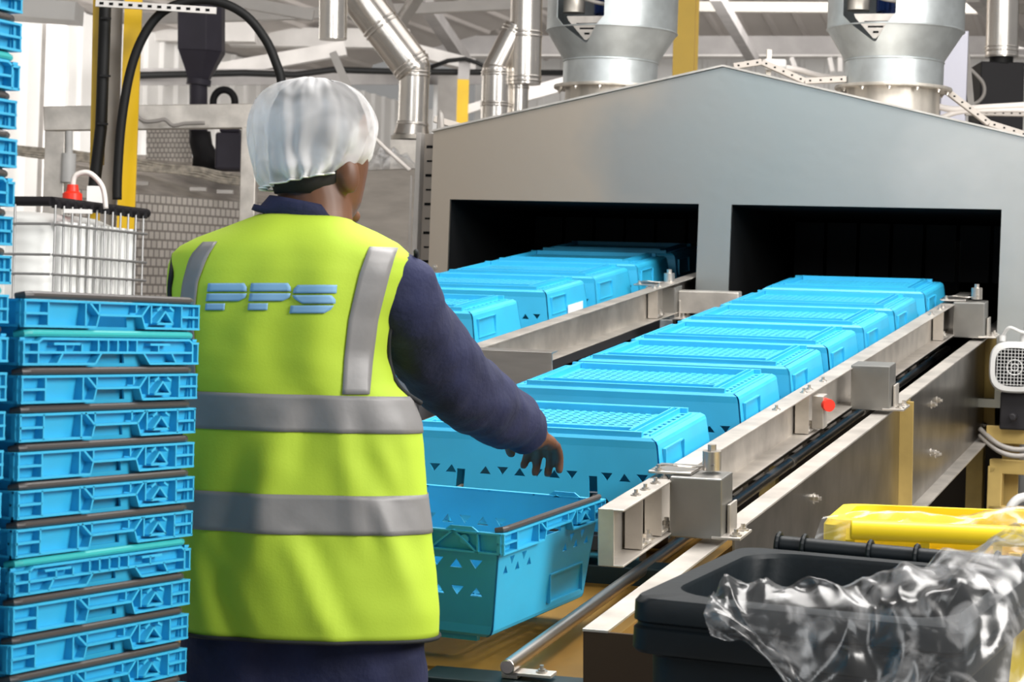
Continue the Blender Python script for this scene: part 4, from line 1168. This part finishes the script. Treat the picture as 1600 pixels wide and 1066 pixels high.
# far post with yellow lower part, pale post, bright window
post = thing('crane_post', 'small yellow post with grey top standing far behind the ducts', 'post', ID)
p = A(721, 190, 23); p0 = V((p.x, p.y, 0))
m = MB(); m.bar(p0, A(724, 125, 23), .11, .11); m.build('shaft', M_yellow, post)
m = MB(); m.bar(A(724, 125, 23), A(726, 96, 23), .11, .11); m.build('head', M_beam, post)
m = MB(); m.tube([A(x, y, 22.9) for x, y in ((668, 107), (700, 95), (727, 92), (745, 98), (760, 105))], .022, 6); m.build('cable', M_black, post, smooth=True)
q = A(702, 190, 24); beam('pale_post', 'grey and pale post just left of the small yellow post', 'post', (V((q.x, q.y, 0)), A(702, 120, 24)), .22, .22, M_greyp)
q = A(668, 190, 25); beam('pale_post', 'white post seen right behind the vertical duct', 'post', (V((q.x+.1, q.y, 0)), A(690, 118, 25)), .15, .15, M_white)
beam('brace_arm', 'pale brace arm right of the small yellow post', 'strut', (A(728, 172, 23), A(765, 160, 23)), .08, .08, M_truss)

# yellow column between the fans
yc = thing('yellow_column', 'tall yellow H-section column rising behind the washer roof between the two fans', 'column', ID)
p = A(1067, 120, 14.0); base = V((p.x, p.y, 0))
dx_ = xh
for s, nm in ((0, 'flange'),):
    m = MB(); m.bar(base, base+V((0, 0, 7)), .125, .02, (0, 1, 0)); m.build('front_flange', M_yellow, yc)
m = MB(); m.bar(base+V((.075, .07, 0)), base+V((.075, .07, 7)), .02, .14, (0, 1, 0)); m.build('side_flange', M_yellow, yc)
# yellow column at left, grey web between yellow flanges, with cable conduit
yl = thing('yellow_column', 'yellow-edged steel column at left carrying a black conduit', 'column', ID)
def slab(xa, ya, xb, yb, w_px, Y, d, mt, name, par):
    m = MB(); p, q = A(xa, ya, Y), A(xb, yb, Y); m.bar(p + (p-q)*1.5, q+(q-p)*.6, w_px*Y/FPX, d, (0, 1, 0)); return m.build(name, mt, par)
YD = 9.6
slab(154, 0, 148, 310, 16, YD, .02, M_yellow, 'left_flange', yl)
slab(180, 0, 170, 310, 24, YD+.06, .02, M_greyp, 'web', yl)
slab(209, 0, 198, 310, 27, YD+.0, .02, M_yellow, 'right_flange', yl)
m = MB(); m.tube([A(x, y, YD-.06) for x, y in ((166, -40), (163, 60), (158, 200), (152, 250), (146, 300), (143, 330))], .024, 10); cd = m.build('conduit', M_black, yl, smooth=True)
m = MB(); m.tube([A(x, y, YD-.05) for x, y in ((170, -40), (167, 60), (161, 200), (159, 258))], .010, 8); m.build('steel_tube', M_steel, yl, smooth=True)
m = MB()
for x, y in ((165, 28), (164, 118), (160, 193)): m.bar(A(x-8, y, YD-.09), A(x+9, y+1, YD-.09), .004, .008)
m.build('cable_tie', M_black, cd)
m = MB(); m.tube(smooth_path([A(x, y, YD-.15) for x, y in ((183, 312), (184, 270), (190, 190), (204, 110), (225, 55), (255, 18), (300, 1), (345, 4), (385, 25), (415, 62), (432, 100), (440, 130), (444, 200))], 6), .0185, 12)
tag(m.build('black_hose', M_black, None, smooth=True), 'thick black hose arching from the yellow column over to the worker\'s hairnet', 'hose')
# perforated strut at the top
ps = thing('perforated_strut', 'white perforated strut channel at the top beside the black hose', 'strut', ID)
m = MB(); p, q = A(150, 5, 9.4), A(338, 17, 9.4); m.bar(p, q, .02, .026); m.build('channel', M_truss, ps)
for k in range(12): c = p+(q-p)*(.05+.08*k); MB().box(c+V((0, -.0105, 0)), (.016, .003, .010)).build('slot', M_dark, ps)

# guard frame of flat stainless
gf = thing('guard_frame', 'stainless portal frame spanning behind the yellow column and the worker', 'frame', ID)
GY = 11.6
def bar2(xa, ya, xb, yb, w_px, d, mt, nm, par, Y=GY, Y2=None):
    m = MB(); p, q = A(xa, ya, Y), A(xb, yb, Y2 or Y); m.bar(p, q, d, w_px*Y/FPX); return m.build(nm, mt, par, bevel=.004)
bar2(70, 186, 440, 181, 38, .06, M_steelw, 'cross_rail', gf)
def post_(x, y, w_px, d, mt, nm, par, Y):
    m = MB(); p = A(x, y, Y); m.bar(V((p.x, p.y, 0)), p, w_px*Y/FPX, d, (0, 1, 0)); return m.build(nm, mt, par, bevel=.004)
post_(89, 206, 32, .10, M_steelw, 'post', gf, GY)
post_(391, 200, 24, .10, M_steelw, 'post', gf, GY)
m = MB(); m.tube(smooth_path([A(x, y, GY-.1) for x, y in ((205, 170), (218, 185), (228, 190), (245, 189), (258, 187), (270, 196), (290, 193), (320, 192))], 5), .010, 7); m.build('cable_loop', M_greyp, gf, smooth=True)
m = MB(); p = A(108, 240, GY-.05); m.cyl(p, A(106, 285, GY-.05), .035, n=14); m.cyl(A(108, 205, GY-.05), p, .018, n=12); m.build('valve_pipe', M_motor, gf, smooth=SM)
# embossed-plate machine housing with sloped sheet top and cable bundle
hs = thing('plate_housing', 'machine housing of embossed steel plate behind the white tank', 'machine housing', ID)
a, b = A(80, 292, 12.2), A(450, 320, 14.0)
def uvquad(parent, name, mt, P0, P1, P2, P3, su, sv):
    me = bpy.data.meshes.new(name); me.from_pydata([P0, P1, P2, P3], [], [(0, 1, 2, 3)]); uv = me.uv_layers.new()
    for i, c in enumerate(((0, 0), (su, 0), (su, sv), (0, sv))): uv.data[i].uv = c
    me.materials.append(mt); o = bpy.data.objects.new(name, me); COL.objects.link(o); o.parent = parent
    o.modifiers.new('solid', 'SOLIDIFY').thickness = .01
    return o
uvquad(hs, 'embossed_panel', M_tread, V((a.x, a.y, 0)), V((b.x, b.y, 0)), b, a, (b-a).length, 2.2)
c, d = A(80, 236, 14.2), A(450, 252, 16.0)
uvquad(hs, 'sloped_top', M_steelw, a, b, d, c, 1, 1)
for x, y in ((220, 287), (310, 296), (352, 300)): MB().box(A(x, y, 13.0+.003*(x-220)), (.09, .05, .02)).build('latch', M_steel, hs)
uvquad(hs, 'rear_panel', M_tread, A(230, 262, 14.6), A(300, 262, 14.8), A(300, 200, 14.8), A(230, 200, 14.6), .5, .4)
cb = thing('cable_bundle', 'bundle of beige cables running along the top of the embossed housing', 'cable', ID)
for k in range(5):
    m = MB(); m.tube(smooth_path([A(x, y+k*3.2-6+1.5*math.sin(x*.05+k), 13.6) for x, y in ((0, 232), (60, 238), (110, 243), (165, 249), (215, 257), (260, 263), (310, 268), (345, 277), (400, 284))], 5), .008, 6); m.build('cable', M_conduit, cb, smooth=True)
# dark hopper with pipe, motor box
hp = thing('hopper', 'dark purple-grey hopper tapering into a pipe behind the black hose', 'hopper', ID)
HY = 14.5; s_ = HY/FPX
hc = A(313, 40, HY); ax = 0
def hr(y, w, d=None):
    c = A(315 if y < 90 else 311, y, HY); r = w/2*s_; e = (d or w)/2*s_
    return [V((c.x-r, c.y-e, c.z)), V((c.x+r*.35, c.y-e, c.z)), V((c.x+r, c.y-e*.4, c.z)), V((c.x+r, c.y+e, c.z)), V((c.x-r, c.y+e, c.z))]
m = MB(); m.loft([hr(-20, 66), hr(82, 66)]); m.build('body', M_purple, hp, bevel=.006)
m = MB(); m.loft([hr(82, 64), hr(124, 30)]); m.build('cone', M_purple, hp)
m = MB(); m.cyl(A(311, 124, HY), A(310, 133, HY), .075, n=20); m.build('clamp_ring', M_purple, hp, smooth=SM)
m = MB(); m.cyl(A(310, 133, HY), A(310, 205, HY), .055, n=20); m.build('pipe', M_purple, hp, smooth=SM)
m = MB(); m.loft([[V((p.x, p.y, p.z)) for p in ell(A(x, y, HY), w/2*s_, w/2*s_, 20)] for x, y, w in ((312, 205, 34), (314, 225, 36), (322, 245, 42), (330, 265, 60))]); m.build('elbow', M_boxblk, hp, smooth=True)
mb_ = thing('blower_motor', 'dark blower motor box right of the hopper pipe, left of the hairnet', 'motor', ID)
p = A(360, 238, HY-.3); m = MB(); m.box(p, (.16, .2, .22)); m.box(p+V((0, 0, .125)), (.12, .16, .03)); m.build('body', M_purple, mb_, bevel=.02)
m = MB(); c = A(350, 160, HY-.3); m.tube([c+V((.065*math.cos(t), 0, .075*math.sin(t))) for t in [PI*(1.15-1.3*k/14) for k in range(15)]], .022, 10); m.build('casing_arch', M_boxblk, mb_, smooth=True)
m = MB(); m.bar(c+V((0, 0, -.05)), p+V((0, 0, .12)), .06, .06); m.build('neck', M_boxblk, mb_)

# white tank in its wire cage
tk = thing('caged_tank', 'white plastic tank in a galvanised wire cage behind the crate stacks', 'tank', ID)
c0 = A(80, 320, 8.6); u2 = uh; l2 = -xh
Lr, Ll = .70, .9
o = V((c0.x, c0.y, 0)); zt_ = c0.z
def tp(s, t, z): return o + u2*s + l2*t + V((0, 0, z))
Fm = Matrix(((u2.x, l2.x, 0, o.x), (u2.y, l2.y, 0, o.y), (0, 0, 1, 0), (0, 0, 0, 1)))
def trr(z, ins, r=.09): return [Fm @ p for p in rrect(Lr-2*ins, Ll-2*ins, r, z, 6, Lr/2, Ll/2)]
m = MB(); rings = []
for z, ins, r in ((zt_-.98, .03, .1), (zt_-.10, .03, .1), (zt_-.05, .05, .12), (zt_-.025, .09, .14), (zt_-.015, .16, .14)): rings.append(trr(z, ins, r))
m.loft(rings); 
m.build('tank', M_ibc, tk, smooth=True)
m = MB()
for k in range(8): m.cyl(tp(.12+k*.072, .028, zt_-.95), tp(.12+k*.072, .028, zt_-.055), .030, .030, n=12)
for k in range(2): m.cyl(tp(.028, .25+k*.3, zt_-.95), tp(.028, .25+k*.3, zt_-.10), .05, .05, n=12)
m.build('tank_ribs', M_ibc, tk, smooth=SM)
m = MB()
for k in range(12): m.cyl(tp(.01+k*.061, -.012, zt_-1.0), tp(.01+k*.061, -.012, zt_), .0045, n=8)
for k in range(1, 7): m.cyl(tp(-.012, .0+k*.14, zt_-1.0), tp(-.012, k*.14, zt_), .0045, n=8)
for z in (-.07, -.18, -.25, -.345, -.55, -.75, -.95): m.cyl(tp(-.012, -.018, zt_+z), tp(Lr, -.018, zt_+z), .005, n=8); m.cyl(tp(-.018, -.012, zt_+z), tp(-.018, Ll, zt_+z), .005, n=8)
m.build('cage', M_wire, tk, smooth=SM)
m = MB(); m.tube([tp(0, 0, zt_+.012), tp(Lr+.03, 0, zt_+.012)], .018, 10); m.tube([tp(0, 0, zt_+.012), tp(0, Ll, zt_+.012)], .018, 10)
for k in range(12): m.box(tp(.03+k*.06, -.005, zt_+.005), (.03, .03, .03))
m.build('top_frame', M_boxblk, tk, smooth=SM)
m = MB(); cc = A(113, 312, 8.85); m.lathe([(.0, 0.055), (.02, .055), (.024, .03), (.036, .022), (.038, -.03), (0, -.03)], 20, cc); m.build('cap', M_red, tk, smooth=SM)
m = MB(); m.tube(smooth_path([cc+V((0, 0, .05)), cc+V((.01, 0, .09)), cc+V((.06, 0, .10)), cc+V((.11, 0, .05)), cc+V((.125, 0, -.03))], 6), .010, 8); m.build('hose', M_cable, tk, smooth=True)
MB().box(A(150, 312, 9.1), (.06, .06, .10)).build('fitting', M_white, tk); MB().box(A(122, 326, 8.6)-V((0, 0, .01)), (.10, .02, .015)).build('name_plate', M_white, tk)
st = thing('tank_stand', 'steel stand carrying the caged white tank, hidden low behind the stacks', 'stand', ID)
m = MB()
for s in (.05, Lr-.05):
    for t in (.05, Ll-.05): m.bar(tp(s, t, 0), tp(s, t, zt_-1.06), .07, .07)
for s in (.05, Lr-.05): m.bar(tp(s, 0, zt_-1.03), tp(s, Ll, zt_-1.03), .08, .06)
for t in (.05, Ll-.05): m.bar(tp(0, t, zt_-1.03), tp(Lr, t, zt_-1.03), .08, .06)
m.build('stand_frame', M_greyp, st)

# stainless cabinet between worker and washer
cbn = thing('steel_cabinet', 'plain stainless cabinet between the worker\'s head and the cable ladder', 'cabinet', ID)
a, b = A(536, 262, 11.2), A(650, 268, 10.9)
m = MB(); dd = V((.25, .75, 0)); m.loft([[V((p.x, p.y, z)) for p in (a, b, b+dd, a+dd)] for z in (0, (a.z+b.z)/2)]); m.build('body', M_steel, cbn, bevel=.004)
m = MB(); m.bar(V((a.x+.17, a.y-.012, .9)), V((a.x+.17, a.y-.012, a.z-.01)), .004, .006); m.bar(b+V((-.02, -.012, -.8)), b+V((-.02, -.012, -.02)), .008, .01); m.build('door_edge', M_greyp, cbn)
fl = MB()
for i in range(26):
    pass
g = []
for i in range(15):
    row = []
    for j in range(9):
        p = a + (b-a)*(i/14*.85) + dd*(j/8*.5); h_ = .012+.09*max(0, math.sin(PI*i/14))*max(0, math.sin(PI*j/8))*(1+.8*noise.noise(V((i*.7, j*.7, 2))))
        row.append(fl.bm.verts.new(p + V((0, 0, h_))))
    g.append(row)
for i in range(14):
    for j in range(8): fl.bm.faces.new((g[i][j], g[i+1][j], g[i+1][j+1], g[i][j+1]))
tag(fl.build('plastic_sheet', M_film, None), 'crumpled clear plastic sheet lying on top of the stainless cabinet', 'sheet')
m = MB(); m.tube([A(520, 150, 10.9), A(600, 230, 10.85), A(640, 266, 10.8)], .009, 8); tag(m.build('white_rod', M_cable, None, smooth=True), 'thin white rod slanting down to the top of the stainless cabinet', 'rod')

# ventilation ducts
def duct(name_label, parts, Y):
    t = thing('ventilation_duct', name_label, 'duct', ID); s = Y/FPX
    for (nm, xa, ya, xb, yb, w, r2) in parts:
        m = MB(); p, q = A(xa, ya, Y), A(xb, yb, Y); r = w/2*s
        m.cyl(p, q, r, r2/2*s if r2 else None, n=36, caps=True); o = m.build(nm, M_duct, t, smooth=SM)
        d = (q-p).normalized(); L = (q-p).length; R = d.to_track_quat('Z', 'Y')
        for f in ((.06, .13) if L < .3 else (.05, .09, .5, .54, .93, .97)):
            rr_ = r if not r2 else r+(r2/2*s-r)*f
            m = MB(); m.lathe([(rr_+.001, -.006), (rr_+.006, 0), (rr_+.001, .006)], 36, p+d*L*f, R)
            m.build('seam_ring', M_duct, o, smooth=True)
    return t
DY = 12.2
d1 = duct('bright steel duct running diagonally then down onto a square base, right of the hairnet', [('diagonal_run', 540, -32, 647, 108, 60, None), ('vertical_run', 648, 108, 645, 192, 47, None), ('cone', 645, 192, 643, 212, 47, 58)], DY)
m = MB(); p = A(643, 112, DY); ellipsoid(m, A(648, 106, DY), (.080, .080, .080)); m.build('elbow', M_duct, d1, smooth=True)
m = MB(); m.cyl(A(643, 212, DY), A(643, 219, DY), .105, n=32); m.build('flange', M_galvd, d1, smooth=SM)
m = MB(); p = A(641, 221, DY); m.bar(V((p.x, p.y, 0)), p, .19, .19, (0, 1, 0)); m.build('plenum', M_steelw, d1)
duct('short vertical steel duct stub hanging at the top beside the diagonal duct', [('stub', 521, -30, 520, 62, 44, None)], DY-.4)
d2 = duct('bright steel duct with a Y branch between the small yellow post and the left fan', [('riser', 823, -30, 820, 132, 50, None), ('branch', 808, 42, 772, 112, 40, None), ('lower_run', 777, 108, 774, 215, 48, None), ('drop', 812, 128, 810, 200, 28, None)], DY)
m = MB(); ellipsoid(m, A(775, 112, DY), (.072, .072, .072)); m.build('elbow', M_duct, d2, smooth=True)
# black unit with chimney, right
bu = thing('burner_unit', 'black boxy burner unit with a bright chimney pipe at the upper right', 'burner', ID)
BY = 11.8; s_ = BY/FPX
p = A(1562, 168, BY); m = MB(); m.box(p+V((0, .1, 0)), (.215, .3, .44)); m.build('casing', M_boxblk, bu, bevel=.006)
m = MB(); m.box(V((p.x, p.y+.1, (p.z-.3)/2)), (.18, .25, p.z-.15)); m.build('pedestal', M_boxblk, bu)
m = MB(); m.cyl(A(1564, 100, BY), A(1565, 88, BY), .058, n=24); m.build('collar', M_black, bu, smooth=SM)
m = MB(); m.cyl(A(1565, 90, BY), A(1568, -40, BY), .079, n=32); ch = m.build('chimney', M_duct, bu, smooth=SM)
for f in (88, 80, 74):
    c = A(1565, f, BY); m = MB(); m.lathe([(.080, -.004), (.085, 0), (.080, .004)], 32, c); m.build('seam_ring', M_duct, ch, smooth=True)
m = MB(); m.tube(smooth_path([A(x, y, BY-.2) for x, y in ((1516, 108), (1535, 128), (1538, 145), (1530, 158), (1515, 165))], 5), .009, 8); m.build('cable', M_greyp, bu, smooth=True)
sc = thing('side_duct', 'pale square side duct just right of the right fan', 'duct', ID)
m = MB(); p = A(1484, 120, 11.0); m.bar(V((p.x, p.y, 1.6)), A(1490, 50, 11.0), .12, .12, (0, 1, 0)); m.build('body', M_lilac, sc, bevel=.004)
m = MB(); m.bar(A(1507, 60, 11), A(1517, 170, 11), .03, .03); m.build('edge_strip', M_greyp, sc)

# cable trays and pipes lying on the washer roof
def tray(label, pts, Y, w=.03, h=.024, holes=True, Y2=None):
    t = thing('cable_tray', label, 'cable tray', ID); P = [A(x, y, Y + ((Y2 or Y)-Y)*i/(len(pts)-1)) for i, (x, y) in enumerate(pts)]
    m = MB()
    for p, q in zip(P, P[1:]): m.bar(p, q, w, h)
    b = m.build('channel', M_tray, t, bevel=.002)
    if holes:
        m = MB()
        for p, q in zip(P, P[1:]):
            L = (q-p).length; n = max(1, int(L/.035))
            for k in range(n): m.box(p+(q-p)*((k+.5)/n)+V((0, -w/2-.0005, 0)), (.008, .003, .006))
        m.build('holes', M_dark, b)
    return t
tray('white perforated tray along the right roof slope up to the ridge', [(1146, 104), (1190, 97), (1257, 127), (1322, 124)], 9.55)
tray('beige perforated tray running down the roof at the far right', [(1472, 137), (1545, 193), (1606, 212)], 9.6)
tray('white tray on the left eave of the washer beside the vertical duct', [(678, 186), (752, 207)], 9.35, holes=False)
tray('low pale tray behind the beige tray at the far right', [(1508, 176), (1612, 178)], 10.2)
pi = thing('roof_pipes', 'white insulated pipes along the right side of the washer roof', 'pipe', ID)
for nm, pts, r in (('pipe', ((1215, 104), (1250, 110), (1282, 119), (1330, 124)), .013), ('pipe', ((1460, 165), (1490, 171), (1540, 168), (1610, 164)), .014), ('pipe', ((1465, 186), (1500, 175), (1560, 172), (1612, 172)), .011)):
    m = MB(); m.tube(smooth_path([A(x, y, 9.9) for x, y in pts], 6), r, 10); m.build(nm, M_cable, pi, smooth=True)
lp = thing('roof_lamp_head', 'round white lamp head on a bracket at the washer ridge', 'lamp', ID)
m = MB(); c = A(1213, 101, 9.9); m.cyl(c+V((-.05, 0, 0)), c+V((.04, 0, 0)), .024, n=18); m.build('head', M_white, lp, smooth=SM, bevel=.006)
m = MB(); m.bar(A(1200, 122, 9.95), A(1202, 78, 9.95), .03, .02); m.build('bracket', M_galvd, lp)
